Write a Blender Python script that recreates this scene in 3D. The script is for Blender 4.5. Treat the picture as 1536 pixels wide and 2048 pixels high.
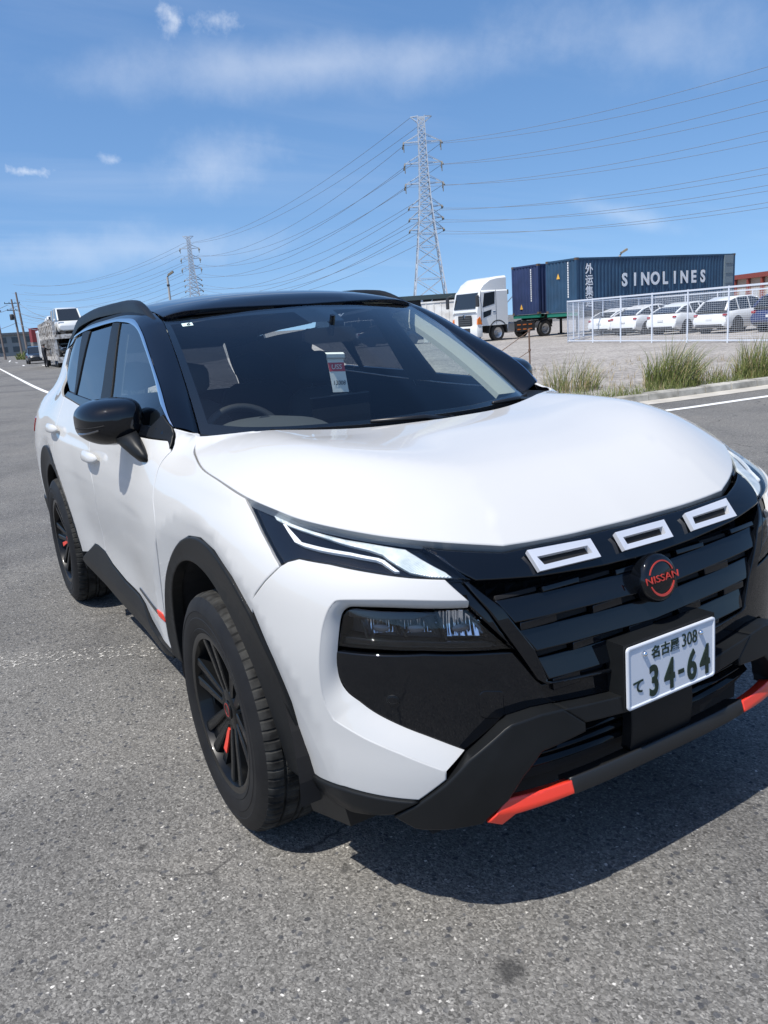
import bpy, bmesh, math, random
import numpy as np
from math import pi, sin, cos, radians, sqrt, hypot
from mathutils import Vector, Matrix
from mathutils.geometry import delaunay_2d_cdt
random.seed(7)
rng = np.random.default_rng(7)
scene = bpy.context.scene
for o in list(bpy.data.objects):
    bpy.data.objects.remove(o)
COL = scene.collection

# ------------------------------------------------------------------ camera
cam_d = bpy.data.cameras.new('camera')
cam = bpy.data.objects.new('camera', cam_d)
COL.objects.link(cam)
CAM = Vector((2.1909, -1.5487, 1.4856))
yaw, pitch, roll = 2.612896, 0.232886, -0.070323
fw = Vector((cos(yaw)*cos(pitch), sin(yaw)*cos(pitch), -sin(pitch)))
rt = Vector((sin(yaw), -cos(yaw), 0))
up = rt.cross(fw)
r2 = cos(roll)*rt + sin(roll)*up
u2 = -sin(roll)*rt + cos(roll)*up
M = Matrix((r2, u2, -fw)).transposed().to_4x4()
M.translation = CAM
cam.matrix_world = M
cam_d.sensor_fit = 'VERTICAL'
cam_d.sensor_height = 36
cam_d.sensor_width = 27
cam_d.lens = 1585.03/2048*36
cam_d.clip_start = .05
cam_d.clip_end = 12000
scene.camera = cam
scene.render.resolution_x = 768
scene.render.resolution_y = 1024

# ------------------------------------------------------------------ sky and sun
SUN = Vector((.145, -.52, 1.0)).normalized()          # direction to the sun
EL = math.asin(SUN.z)
world = bpy.data.worlds.new('World')
scene.world = world
world.use_nodes = True
wn, wl = world.node_tree.nodes, world.node_tree.links
wn.clear()
w_out = wn.new('ShaderNodeOutputWorld')
w_bg = wn.new('ShaderNodeBackground')
w_sky = wn.new('ShaderNodeTexSky')
w_sky.sky_type = 'NISHITA'
w_sky.sun_disc = False
w_sky.sun_elevation = EL
w_sky.sun_rotation = math.atan2(SUN.x, SUN.y)
w_sky.altitude = 10
w_sky.air_density = 1.0
w_sky.dust_density = .6
w_sky.ozone_density = 1.0
w_bg.inputs['Strength'].default_value = .102
wl.new(w_bg.outputs[0], w_out.inputs[0])
# thin cirrus and a few small cumulus, laid on the sky by direction
tc = wn.new('ShaderNodeTexCoord')
def wmath(op, a, b=None, c=None):
    n = wn.new('ShaderNodeMath'); n.operation = op
    for i, v in enumerate((a, b, c)):
        if v is None: continue
        if isinstance(v, (int, float)): n.inputs[i].default_value = v
        else: wl.new(v, n.inputs[i])
    return n.outputs[0]
sep = wn.new('ShaderNodeSeparateXYZ'); wl.new(tc.outputs['Generated'], sep.inputs[0])
zz = wmath('MAXIMUM', sep.outputs[2], .03)
zz = wmath('ADD', zz, .12)
cx = wmath('DIVIDE', sep.outputs[0], zz); cy = wmath('DIVIDE', sep.outputs[1], zz)
cmb = wn.new('ShaderNodeCombineXYZ'); wl.new(cx, cmb.inputs[0]); wl.new(cy, cmb.inputs[1])
mp = wn.new('ShaderNodeMapping'); wl.new(cmb.outputs[0], mp.inputs[0])
mp.inputs['Rotation'].default_value = (0, 0, radians(-28))
mp.inputs['Scale'].default_value = (1.25, .33, 1)
mp.inputs['Location'].default_value = (.2, .35, 0)
n1 = wn.new('ShaderNodeTexNoise'); wl.new(mp.outputs[0], n1.inputs['Vector'])
n1.inputs['Scale'].default_value = 1.35; n1.inputs['Detail'].default_value = 9; n1.inputs['Roughness'].default_value = .56; n1.inputs['Distortion'].default_value = .5
n2 = wn.new('ShaderNodeTexNoise'); wl.new(cmb.outputs[0], n2.inputs['Vector'])
n2.inputs['Scale'].default_value = .55; n2.inputs['Detail'].default_value = 3
rmp = wn.new('ShaderNodeMapRange'); wl.new(n1.outputs[0], rmp.inputs[0])
rmp.inputs[1].default_value = .46; rmp.inputs[2].default_value = .80
rm2 = wn.new('ShaderNodeMapRange'); wl.new(n2.outputs[0], rm2.inputs[0])
rm2.inputs[1].default_value = .38; rm2.inputs[2].default_value = .66
cir = wmath('MULTIPLY', wmath('MULTIPLY', rmp.outputs[0], rm2.outputs[0]), .16)
# small cumulus: direction, angular width
def puff(prev, d, wx, wz, amp, seed, nsc=38., nam=3.0, tilt=0., top=1.7):
    dv = Vector(d).normalized(); side = Vector((0,0,1)).cross(dv).normalized(); upv = dv.cross(side); side, upv = side*cos(tilt)+upv*sin(tilt), upv*cos(tilt)-side*sin(tilt)
    def dot(v):
        n = wn.new('ShaderNodeVectorMath'); n.operation = 'DOT_PRODUCT'
        wl.new(tc.outputs['Generated'], n.inputs[0]); n.inputs[1].default_value = v
        return n.outputs['Value']
    a = wmath('DIVIDE', dot(side), wx); b = wmath('DIVIDE', dot(upv), wz)
    r = wmath('SQRT', wmath('ADD', wmath('MULTIPLY', a, a), wmath('MULTIPLY', b, b)))
    nn = wn.new('ShaderNodeTexNoise'); wl.new(tc.outputs['Generated'], nn.inputs['Vector'])
    nn.inputs['Scale'].default_value = nsc+seed; nn.inputs['Detail'].default_value = 7; nn.inputs['Roughness'].default_value = .62
    v = wmath('SUBTRACT', wmath('ADD', 1.0, wmath('MULTIPLY', wmath('SUBTRACT', nn.outputs[0], .5), nam)), r)
    f = wmath('GREATER_THAN', dot(dv), .2)
    m = wn.new('ShaderNodeMapRange'); wl.new(v, m.inputs[0]); m.inputs[1].default_value = .0; m.inputs[2].default_value = top
    m.inputs[4].default_value = amp; m.interpolation_type = 'SMOOTHSTEP'
    return wmath('MAXIMUM', prev, wmath('MULTIPLY', m.outputs[0], f))
cl = cir
for a in (((-.895,.307,.325),.016,.024,.62,0),((-.878,.352,.323),.034,.014,.50,5),((-.970,.160,.184),.027,.007,.72,9),((-.951,.242,.195),.022,.008,.42,3)):
    cl = puff(cl, *a)
for a in (((-.856,.434,.281),.40,.040,.34,0,7.,1.6,.0,1.3),((-.919,.347,.188),.10,.045,.26,1,11.,1.8,-.2,1.3),((-.66,.72,.10),.10,.016,.24,2,12.,1.6,.35,1.3),((-.62,.70,.27),.22,.06,.20,3,8.,1.8,.2,1.3),((-.93,.25,.10),.25,.03,.20,4,9.,1.8,0,1.3)):
    cl = wmath('ADD', wmath('MULTIPLY', cl, 1.0), puff(0.0, *a))
cl = wmath('MINIMUM', cl, .85)
mix = wn.new('ShaderNodeMix'); mix.data_type = 'RGBA'
sv = wn.new('ShaderNodeCombineXYZ'); wl.new(sep.outputs[0], sv.inputs[0]); wl.new(sep.outputs[1], sv.inputs[1])
wl.new(wmath('MULTIPLY_ADD', wmath('MAXIMUM', sep.outputs[2], 0.0), .85, .17), sv.inputs[2])
snm = wn.new('ShaderNodeVectorMath'); snm.operation = 'NORMALIZE'; wl.new(sv.outputs[0], snm.inputs[0]); wl.new(snm.outputs[0], w_sky.inputs[0])
wl.new(cl, mix.inputs[0]); hsv = wn.new('ShaderNodeHueSaturation'); hsv.inputs['Saturation'].default_value = 1.22; hsv.inputs['Hue'].default_value = .502; hsv.inputs['Value'].default_value = 1.44; wl.new(w_sky.outputs[0], hsv.inputs['Color']); wl.new(hsv.outputs[0], mix.inputs[6]); mix.inputs[7].default_value = (8.6, 9.0, 9.6, 1)
wl.new(mix.outputs[2], w_bg.inputs[0])

sun_d = bpy.data.lights.new('sun', 'SUN')
sun_d.energy = 4.7
sun_d.angle = radians(.53)
sun_d.color = (1, .955, .88)
sun = bpy.data.objects.new('sun', sun_d)
COL.objects.link(sun)
sun.rotation_euler = (-SUN).to_track_quat('-Z', 'Y').to_euler()
scene.view_settings.view_transform = 'Standard'
scene.view_settings.look = 'None'
scene.view_settings.gamma = 1
scene.view_settings.exposure = 0.24
scene.view_settings.use_curve_mapping = False
scene.cycles.max_bounces = 10
scene.cycles.transparent_max_bounces = 16
# ------------------------------------------------------------------ materials
MATS = {}
def mat(name, col=(.5,.5,.5), rough=.5, metal=0, coat=0, spec=.5, emis=None, fn=None, coat_rough=.02):
    if name in MATS: return MATS[name]
    m = bpy.data.materials.new(name); m.use_nodes = True
    b = m.node_tree.nodes['Principled BSDF']
    b.inputs['Base Color'].default_value = (*col, 1)
    b.inputs['Roughness'].default_value = rough
    b.inputs['Metallic'].default_value = metal
    b.inputs['Coat Weight'].default_value = coat
    b.inputs['Coat Roughness'].default_value = coat_rough
    b.inputs['Specular IOR Level'].default_value = spec
    if emis:
        b.inputs['Emission Color'].default_value = (*emis[0], 1); b.inputs['Emission Strength'].default_value = emis[1]
    if fn: fn(m.node_tree, b)
    MATS[name] = m
    return m
def nd(nt, t, **kw):
    n = nt.nodes.new(t)
    for k, v in kw.items():
        if k in n.inputs: n.inputs[k].default_value = v
        else: setattr(n, k, v)
    return n
def noise_col(c1, c2, scale, lo=.4, hi=.6, detail=4, bump=0, bscale=None, bdist=.01, coord='Object', rough=None, stretch=None):
    def f(nt, b):
        tcx = nd(nt, 'ShaderNodeTexCoord')
        src = tcx.outputs[coord]
        if stretch:
            mpn = nd(nt, 'ShaderNodeMapping'); mpn.inputs['Scale'].default_value = stretch
            nt.links.new(src, mpn.inputs[0]); src = mpn.outputs[0]
        n = nd(nt, 'ShaderNodeTexNoise', Scale=scale, Detail=detail)
        nt.links.new(src, n.inputs['Vector'])
        r = nd(nt, 'ShaderNodeValToRGB')
        r.color_ramp.elements[0].position = lo; r.color_ramp.elements[1].position = hi
        r.color_ramp.elements[0].color = (*c1, 1); r.color_ramp.elements[1].color = (*c2, 1)
        nt.links.new(n.outputs[0], r.inputs[0]); nt.links.new(r.outputs[0], b.inputs['Base Color'])
        if rough:
            mr = nd(nt, 'ShaderNodeMapRange'); mr.inputs[3].default_value = rough[0]; mr.inputs[4].default_value = rough[1]
            nt.links.new(n.outputs[0], mr.inputs[0]); nt.links.new(mr.outputs[0], b.inputs['Roughness'])
        if bump:
            n2 = nd(nt, 'ShaderNodeTexNoise', Scale=bscale or scale*3, Detail=3); nt.links.new(src, n2.inputs['Vector'])
            bp = nd(nt, 'ShaderNodeBump', Strength=bump, Distance=bdist)
            nt.links.new(n2.outputs[0], bp.inputs['Height']); nt.links.new(bp.outputs[0], b.inputs['Normal'])
    return f
def glass_mat(name, tint, refl=1.0):
    if name in MATS: return MATS[name]
    m = bpy.data.materials.new(name); m.use_nodes = True
    nt = m.node_tree; nt.nodes.clear()
    o = nd(nt, 'ShaderNodeOutputMaterial'); mx = nd(nt, 'ShaderNodeMixShader')
    tr = nd(nt, 'ShaderNodeBsdfTransparent'); tr.inputs[0].default_value = (*tint, 1)
    gl = nd(nt, 'ShaderNodeBsdfGlossy', Roughness=.0); gl.inputs[0].default_value = (refl, refl, refl, 1)
    fr = nd(nt, 'ShaderNodeLayerWeight'); fr.inputs['Blend'].default_value = .5
    pw = nd(nt, 'ShaderNodeMath', operation='POWER'); pw.inputs[1].default_value = 4.2; nt.links.new(fr.outputs['Facing'], pw.inputs[0])
    ml = nd(nt, 'ShaderNodeMath', operation='MULTIPLY_ADD'); ml.inputs[1].default_value = .90; ml.inputs[2].default_value = .052
    nt.links.new(pw.outputs[0], ml.inputs[0]); nt.links.new(ml.outputs[0], mx.inputs[0])
    nt.links.new(tr.outputs[0], mx.inputs[1]); nt.links.new(gl.outputs[0], mx.inputs[2]); nt.links.new(mx.outputs[0], o.inputs[0])
    MATS[name] = m
    return m
def inside_dark(nt, b):
    # the unpainted inner face of a body panel
    o = [n for n in nt.nodes if n.type == 'OUTPUT_MATERIAL'][0]
    ge = nd(nt, 'ShaderNodeNewGeometry'); mx = nd(nt, 'ShaderNodeMixShader'); df = nd(nt, 'ShaderNodeBsdfDiffuse'); df.inputs[0].default_value = (.02,.021,.023,1)
    nt.links.new(ge.outputs['Backfacing'], mx.inputs[0]); nt.links.new(b.outputs[0], mx.inputs[1]); nt.links.new(df.outputs[0], mx.inputs[2]); nt.links.new(mx.outputs[0], o.inputs[0])
def flake(nt, b):
    inside_dark(nt, b); b.inputs['Coat IOR'].default_value = 1.55
    # faint pearl flake and orange peel
    tcx = nd(nt, 'ShaderNodeTexCoord')
    n = nd(nt, 'ShaderNodeTexNoise', Scale=2.2, Detail=2); nt.links.new(tcx.outputs['Object'], n.inputs['Vector'])
    bp = nd(nt, 'ShaderNodeBump', Strength=.03, Distance=.01); nt.links.new(n.outputs[0], bp.inputs['Height'])
    nt.links.new(bp.outputs[0], b.inputs['Coat Normal'])
M_WHITE = mat('pearl_white_paint', (.548,.546,.532), .5, 0, 1.0, .0, fn=flake)
M_BLACK = mat('gloss_black_paint', (.003,.004,.006), .3, 0, 1.0, .0)
M_ROOF = mat('black_roof_paint', (.004,.006,.011), .3, 0, 1.0, .0, fn=inside_dark)
M_PLAST = mat('matte_black_plastic', (.008,.009,.010), .44, spec=.26, fn=noise_col((.006,.007,.008),(.010,.011,.012), 6, .3,.7, bump=.12, bscale=900, bdist=.0006))
M_GRILL = mat('grille_black', (.003,.004,.005), .3, coat=.6, spec=0.)
M_VOID = mat('dark_void', (.003,.003,.004), .8)
M_LINER = mat('wheel_well_liner', (.008,.008,.009), .9)
M_SILVER = mat('satin_silver', (.66,.68,.72), .38, .35)
M_CHROME = mat('chrome', (.80,.82,.85), .08, 1)
M_RED = mat('lava_red_paint', (.75,.045,.022), .35, coat=.4)
M_RUB = mat('tyre_rubber', (.010,.010,.011), .60, spec=.25, fn=noise_col((.007,.007,.008),(.015,.015,.015), 9, .3,.7, bump=.2, bscale=120, bdist=.001))
M_TREAD = mat('worn_tread', (.03,.03,.03), .8, spec=.2, fn=noise_col((.010,.010,.010),(.050,.050,.047), 22, .35,.7))
M_RIM = mat('dark_alloy', (.003,.0035,.004), .34, .0, coat=.30, spec=.2)
M_RIM2 = mat('machined_alloy', (.55,.56,.58), .2, 1)
M_GLASS = glass_mat('windscreen_glass', (.90,.94,.91))
M_SIDEG = glass_mat('side_glass', (.78,.86,.83))
M_PRIV = glass_mat('privacy_glass', (.10,.11,.13))
M_LENS = glass_mat('lamp_lens', (.92,.94,.95), .8)
M_SMOKE = glass_mat('smoked_lens', (.90,.90,.91), .9)
def ribbed(nt, b):
    # lens optics: fine ribs and cloudy patches
    tcx = nd(nt,'ShaderNodeTexCoord'); L = nt.links.new
    n = nd(nt,'ShaderNodeTexNoise',Scale=26.,Detail=4.); L(tcx.outputs['Object'],n.inputs['Vector'])
    r = nd(nt,'ShaderNodeValToRGB'); r.color_ramp.elements[0].position = .34; r.color_ramp.elements[1].position = .66
    r.color_ramp.elements[0].color = (.58,.64,.64,1); r.color_ramp.elements[1].color = (.95,.97,.94,1); L(n.outputs[0],r.inputs[0]); L(r.outputs[0],b.inputs['Base Color'])
    w = nd(nt,'ShaderNodeTexWave',Scale=90.,Distortion=.5); L(tcx.outputs['Object'],w.inputs['Vector'])
    bp = nd(nt,'ShaderNodeBump',Strength=.5,Distance=.002); L(w.outputs[0],bp.inputs['Height']); L(bp.outputs[0],b.inputs['Normal'])
M_DRL = mat('lamp_guide', (.80,.86,.84), .22, .10, .6, fn=ribbed)
M_DRLW = mat('lamp_white_strip', (.95,.95,.93), .18, 0, .6)
M_DARKIN = mat('interior_black', (.018,.020,.023), .55)
M_DASH = mat('dashboard', (.050,.056,.060), .6)
M_SEAT = mat('seat_cloth', (.022,.025,.028), .75)
M_TRIM = mat('pillar_trim', (.44,.47,.43), .7)
M_FILM = mat('seat_film', (.35,.38,.40), .2, coat=.5)
M_PLATE = mat('plate_white', (.62,.65,.70), .42, .0, coat=.2)
M_PGREEN = mat('plate_green', (.006,.022,.014), .4)
M_PAPER = mat('paper_white', (.78,.80,.78), .7)
M_PRED = mat('paper_red', (.50,.05,.06), .7)
M_INK = mat('ink', (.015,.015,.02), .6)
M_AMBER = mat('amber_lens', (.7,.18,.02), .2, coat=.6)
M_RLAMP = mat('red_lens', (.35,.01,.015), .15, coat=.8)

# ------------------------------------------------------------------ objects
def tag(o, label=None, cat=None, group=None, kind=None):
    if label: o['label'] = label
    if cat: o['category'] = cat
    if group: o['group'] = group
    if kind: o['kind'] = kind
    return o
def empty(name, loc=(0,0,0), rz=0, label=None, cat=None, group=None):
    o = bpy.data.objects.new(name, None); COL.objects.link(o)
    o.empty_display_size = .2
    o.location = loc; o.rotation_euler = (0,0,rz)
    return tag(o, label, cat, group)
def mesh_obj(name, V, F, m, parent=None, smooth=False, normals=None):
    me = bpy.data.meshes.new(name)
    me.from_pydata([tuple(map(float, v)) for v in V], [], [tuple(int(i) for i in f) for f in F])
    if isinstance(m, (list, tuple)):
        for x in m: me.materials.append(x)
    else: me.materials.append(m)
    if smooth or normals is not None:
        me.shade_smooth()
    if normals is not None:
        ln = np.asarray(normals, float)
        vi = np.empty(len(me.loops), dtype=np.int32); me.loops.foreach_get('vertex_index', vi)
        me.normals_split_custom_set([tuple(x) for x in ln[vi]])
    me.validate() if normals is None else None
    o = bpy.data.objects.new(name, me); COL.objects.link(o)
    if parent: o.parent = parent
    return o
def copy_tree(o, parent=None):
    c = o.copy(); COL.objects.link(c); c.parent = parent
    for ch in list(o.children): copy_tree(ch, c)
    return c
class MB:
    """collects simple shapes into one mesh"""
    def __init__(s): s.V = []; s.F = []; s.S = []
    def add(s, V, F):
        k = len(s.V); s.V += [tuple(v) for v in V]; s.F += [tuple(i+k for i in f) for f in F]; return s
    def box(s, x0, x1, y0, y1, z0, z1, bev=0):
        if bev:
            b = min(bev, (x1-x0)*.45, (y1-y0)*.45, (z1-z0)*.45)
            V = []; 
            bm = bmesh.new(); bmesh.ops.create_cube(bm, size=1)
            for v in bm.verts: v.co = Vector(((x0+x1)/2+v.co.x*(x1-x0), (y0+y1)/2+v.co.y*(y1-y0), (z0+z1)/2+v.co.z*(z1-z0)))
            bmesh.ops.bevel(bm, geom=bm.edges[:], offset=b, segments=2, affect='EDGES', profile=.5)
            bm.verts.index_update()
            s.add([v.co[:] for v in bm.verts], [[v.index for v in f.verts] for f in bm.faces]); bm.free(); return s
        V = [(x0,y0,z0),(x1,y0,z0),(x1,y1,z0),(x0,y1,z0),(x0,y0,z1),(x1,y0,z1),(x1,y1,z1),(x0,y1,z1)]
        return s.add(V, [(0,3,2,1),(4,5,6,7),(0,1,5,4),(1,2,6,5),(2,3,7,6),(3,0,4,7)])
    def bar(s, a, b, w, h=None, up=(0,0,1)):
        a = Vector(a); b = Vector(b); h = h or w
        d = (b-a).normalized(); u = Vector(up)
        if abs(d.dot(u)) > .98: u = Vector((1,0,0))
        x = d.cross(u).normalized(); y = x.cross(d)
        V = []
        for p in (a, b):
            for i, j in ((-1,-1),(1,-1),(1,1),(-1,1)): V.append(p + x*(i*w/2) + y*(j*h/2))
        return s.add(V, [(3,2,1,0),(4,5,6,7),(0,1,5,4),(1,2,6,5),(2,3,7,6),(3,0,4,7)])
    def tube(s, pts, r, n=8, cap=True):
        pts = [Vector(p) for p in pts]; R = r if isinstance(r, (list, tuple)) else [r]*len(pts)
        rings = []; prev = None
        for i, p in enumerate(pts):
            d = (pts[min(i+1,len(pts)-1)]-pts[max(i-1,0)]).normalized()
            if prev is None:
                u = Vector((0,0,1)) if abs(d.z) < .9 else Vector((1,0,0))
                x = d.cross(u).normalized()
            else: x = (prev - d*prev.dot(d)).normalized()
            prev = x; y = d.cross(x)
            rings.append([p + x*(R[i]*cos(2*pi*k/n)) + y*(R[i]*sin(2*pi*k/n)) for k in range(n)])
        V = [v for q in rings for v in q]; F = []
        for i in range(len(rings)-1):
            for k in range(n): F.append((i*n+k, i*n+(k+1)%n, (i+1)*n+(k+1)%n, (i+1)*n+k))
        if cap: F.append(tuple(range(n-1,-1,-1))); F.append(tuple(range((len(rings)-1)*n, len(rings)*n)))
        return s.add(V, F)
    def lathe(s, prof, n=32, axis='y', c=(0,0,0)):
        """prof: (radius, axial)"""
        V = []; F = []; m = len(prof)
        for k in range(n):
            a = 2*pi*k/n
            for r, t in prof:
                if axis == 'y': V.append((c[0]+r*cos(a), c[1]+t, c[2]+r*sin(a)))
                elif axis == 'x': V.append((c[0]+t, c[1]+r*cos(a), c[2]+r*sin(a)))
                else: V.append((c[0]+r*cos(a), c[1]+r*sin(a), c[2]+t))
        for k in range(n):
            for j in range(m-1): F.append((k*m+j, k*m+j+1, ((k+1)%n)*m+j+1, ((k+1)%n)*m+j))
        return s.add(V, F)
    def loft(s, rings, cap=True, closed=True):
        n = len(rings[0]); V = [v for q in rings for v in q]; F = []
        for i in range(len(rings)-1):
            for k in range(n if closed else n-1): F.append((i*n+k, i*n+(k+1)%n, (i+1)*n+(k+1)%n, (i+1)*n+k))
        if cap: F.append(tuple(range(n-1,-1,-1))); F.append(tuple(range((len(rings)-1)*n, len(rings)*n)))
        return s.add(V, F)
    def prism(s, poly, axis, a, b):
        """poly in the two other axes, extruded a..b"""
        def P(u, v, t): return {'x':(t,u,v),'y':(u,t,v),'z':(u,v,t)}[axis]
        n = len(poly)
        V = [P(u,v,a) for u,v in poly]+[P(u,v,b) for u,v in poly]
        F = [tuple(range(n-1,-1,-1)), tuple(range(n,2*n))]+[(k,(k+1)%n,n+(k+1)%n,n+k) for k in range(n)]
        return s.add(V, F)
    def build(s, name, m, parent=None, smooth=False, fix=True, angle=None):
        o = mesh_obj(name, s.V, s.F, m, parent, smooth)
        if fix:
            bm = bmesh.new(); bm.from_mesh(o.data); bmesh.ops.recalc_face_normals(bm, faces=bm.faces); bm.to_mesh(o.data); bm.free()
        if smooth and angle: o.data.set_sharp_from_angle(angle=radians(angle))
        return o
def herm(xs,ys,x):
    """monotone cubic through (xs,ys); ys may be (...,n)"""
    xs=np.asarray(xs,float);ys=np.asarray(ys,float);x=np.asarray(x,float)
    h=np.diff(xs);d=np.diff(ys)/h
    m=np.zeros_like(ys)
    m[0]=d[0];m[-1]=d[-1]
    for i in range(1,len(xs)-1):
        if d[i-1]*d[i]<=0:m[i]=0
        else:
            w1=2*h[i]+h[i-1];w2=h[i]+2*h[i-1]
            m[i]=(w1+w2)/(w1/d[i-1]+w2/d[i])
    k=np.clip(np.searchsorted(xs,x)-1,0,len(xs)-2)
    t=(x-xs[k])/h[k];tc=np.clip(t,0,1)
    r=((2*tc**3-3*tc**2+1)*ys[k]+(tc**3-2*tc**2+tc)*h[k]*m[k]+(-2*tc**3+3*tc**2)*ys[k+1]+(tc**3-tc**2)*h[k]*m[k+1])
    r=r+np.where(t<0,t*h[k]*m[k],0)+np.where(t>1,(t-1)*h[k]*m[k+1],0)
    return r
def sstep(a,b,x):
    t=np.clip((x-a)/(b-a),0,1);return t*t*(3-2*t)
# ---- body side / nose wrap:  half width by height for four stations ----
ZS=[.15,.30,.45,.60,.75,.88,.96,1.00,1.04,1.07,1.10,1.17,1.24,1.30,1.40,1.50,1.57,1.65]
STX=[-3.0,-2.3,-1.2,-.55,-.30,-.05,.35]
ST=[[.80,.84,.862,.878,.889,.891,.884,.878,.870,.862,.852,.812,.742,.705,.668,.632,.602,.55],
    [.80,.86,.882,.896,.905,.909,.904,.899,.892,.886,.878,.853,.826,.803,.766,.726,.692,.63],
    [.80,.86,.880,.892,.902,.909,.905,.900,.892,.886,.878,.850,.820,.793,.752,.710,.678,.615],
    [.80,.86,.878,.890,.902,.909,.904,.898,.890,.884,.875,.846,.808,.778,.735,.695,.665,.60],
    [.80,.86,.880,.893,.903,.906,.898,.890,.876,.862,.838,.763,.755,.745,.72,.69,.665,.60],
    [.80,.86,.880,.893,.903,.906,.897,.887,.870,.856,.834,.763,.755,.745,.72,.69,.665,.60],
    [.80,.86,.880,.893,.903,.905,.897,.887,.868,.855,.832,.76,.755,.745,.72,.69,.665,.60]]
ST=np.array(ST)
def halfw(X,z):
    c=np.stack([herm(ZS,s,z) for s in ST],0)        # stations x N
    xs=np.array(STX);X=np.clip(X,xs[0],xs[-1])
    k=np.clip(np.searchsorted(xs,X)-1,0,len(xs)-2)
    i=np.arange(len(X)) if X.ndim else 0
    h=np.diff(xs)
    d=(c[1:]-c[:-1])/h[:,None]
    m=np.zeros_like(c);m[0]=0;m[-1]=0
    for j in range(1,len(xs)-1):
        m[j]=(d[j-1]*h[j]+d[j]*h[j-1])/(h[j]+h[j-1])
        m[j]=np.where(d[j-1]*d[j]<=0,0,m[j])
    t=(X-xs[k])/h[k]
    return (2*t**3-3*t**2+1)*c[k,i]+(t**3-2*t**2+t)*h[k]*m[k,i]+(-2*t**3+3*t**2)*c[k+1,i]+(t**3-t**2)*h[k]*m[k+1,i]
XF_Z=[.10,.20,.28,.36,.45,.55,.65,.75,.85,.92,.96,1.00,1.04,1.07,1.10,1.20,1.65]
XF_X=[.80,.86,.895,.915,.922,.912,.902,.892,.872,.832,.775,.68,.61,.57,.53,.42,.0]
XR_Z=[.10,.30,.50,.70,.90,1.10,1.30,1.50,1.65]
XR_X=[-3.62,-3.68,-3.73,-3.72,-3.70,-3.66,-3.52,-3.36,-3.2]
X0=-.10;S1=1.45;XB=-2.75;S2=S1+(X0-XB);S3=S2+1.45
def Wbase(s,z):
    s=np.asarray(s,float);z=np.asarray(z,float);s,z=np.broadcast_arrays(s,z)
    sh=s.shape;s=s.ravel();z=z.ravel();sg=np.where(s<0,1.,-1.);s=np.abs(s)
    xf=herm(XF_Z,XF_X,z);xr=herm(XR_Z,XR_X,z)
    n=herm([.2,.5,.8,1.1],[3.4,3.6,4.0,4.0],z)
    b0=halfw(np.full_like(z,X0),z);br=halfw(np.full_like(z,XB),z)
    th=np.clip(s/S1,0,1)*pi/2
    ct=np.abs(np.cos(th));sn=np.sin(th)
    a=xf-X0
    r=((ct/a)**n+(sn/b0)**n)**(-1/n)
    Xf=X0+r*ct;Yf=r*sn
    Yf=Yf*halfw(Xf,z)/b0
    Xm=X0-(s-S1);Ym=halfw(Xm,z)
    t2=np.clip((S3-s)/1.45,0,1)*pi/2
    c2=np.abs(np.cos(t2));s2=np.sin(t2);a2=XB-xr
    r2=((c2/a2)**5+(s2/br)**5)**(-1/5)
    Xr=XB-r2*c2;Yr=r2*s2*halfw(Xr,z)/br
    X=np.where(s<S1,Xf,np.where(s<S2,Xm,Xr));Y=np.where(s<S1,Yf,np.where(s<S2,Ym,Yr))
    return np.stack([X,sg*Y,z],-1).reshape(sh+(3,))
def nrm(v): return v/np.linalg.norm(v,axis=-1,keepdims=True)
def fdn(f,a,b,e=2e-3):
    return nrm(np.cross(f(a,b+e)-f(a,b-e),f(a+e,b)-f(a-e,b)))
WC=[(0.,.362),(-2.705,.362)]
def flare(P):
    d=0
    for cx,cz in WC:
        r=np.hypot(P[...,0]-cx,P[...,2]-cz)
        up=sstep(1.05,.60,r)*.014
        dn=np.clip((.622-r)/.13,0,1)*.026
        fade=sstep(.10,.35,P[...,2]) if False else 1
        d=d+(up-dn)*fade
    return d
def W(s,z):
    P=Wbase(s,z);N=fdn(Wbase,s,z)
    P=P+N*flare(P)[...,None]
    # door: soft hollow low on the doors
    h=np.exp(-((P[...,2]-.60)/.13)**2)*sstep(-.35,-1.15,P[...,0])*sstep(-2.35,-1.55,P[...,0])*.012
    return P-N*h[...,None]
def Wn(s,z): return fdn(W,s,z)
# the same surface sampled once on a fine grid (cubic look-up), so panels build fast
_gs = np.arange(-.04, S3+.03, .012); _gz = np.arange(.08, 1.70, .010)
_A, _B = np.meshgrid(_gs, _gz, indexing='ij')
_GW = W(_A, _B)
_GN = Wn(_A, _B)
_A = _B = None
def _look(G, s, z):
    s = np.asarray(s, float); z = np.asarray(z, float); s, z = np.broadcast_arrays(s, z)
    sg = np.where(s < 0, -1., 1.); a = (np.abs(s)-_gs[0])/.012; b = (z-_gz[0])/.010
    i = np.clip(np.floor(a).astype(int),1,len(_gs)-3); j = np.clip(np.floor(b).astype(int),1,len(_gz)-3)
    def wt(t): return (.5*(-t+2*t*t-t**3), .5*(2-5*t*t+3*t**3), .5*(t+4*t*t-3*t**3), .5*(-t*t+t**3))
    wa = wt(np.clip(a-i,-.5,1.5)); wb = wt(np.clip(b-j,-.5,1.5))
    r = 0
    for m in range(4):
        for n in range(4): r = r+(wa[m]*wb[n])[...,None]*G[i+m-1,j+n-1]
    r[...,1] *= sg
    return r
def W(s, z): return _look(_GW, s, z)
def Wn(s, z): return nrm(_look(_GN, s, z))
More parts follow.
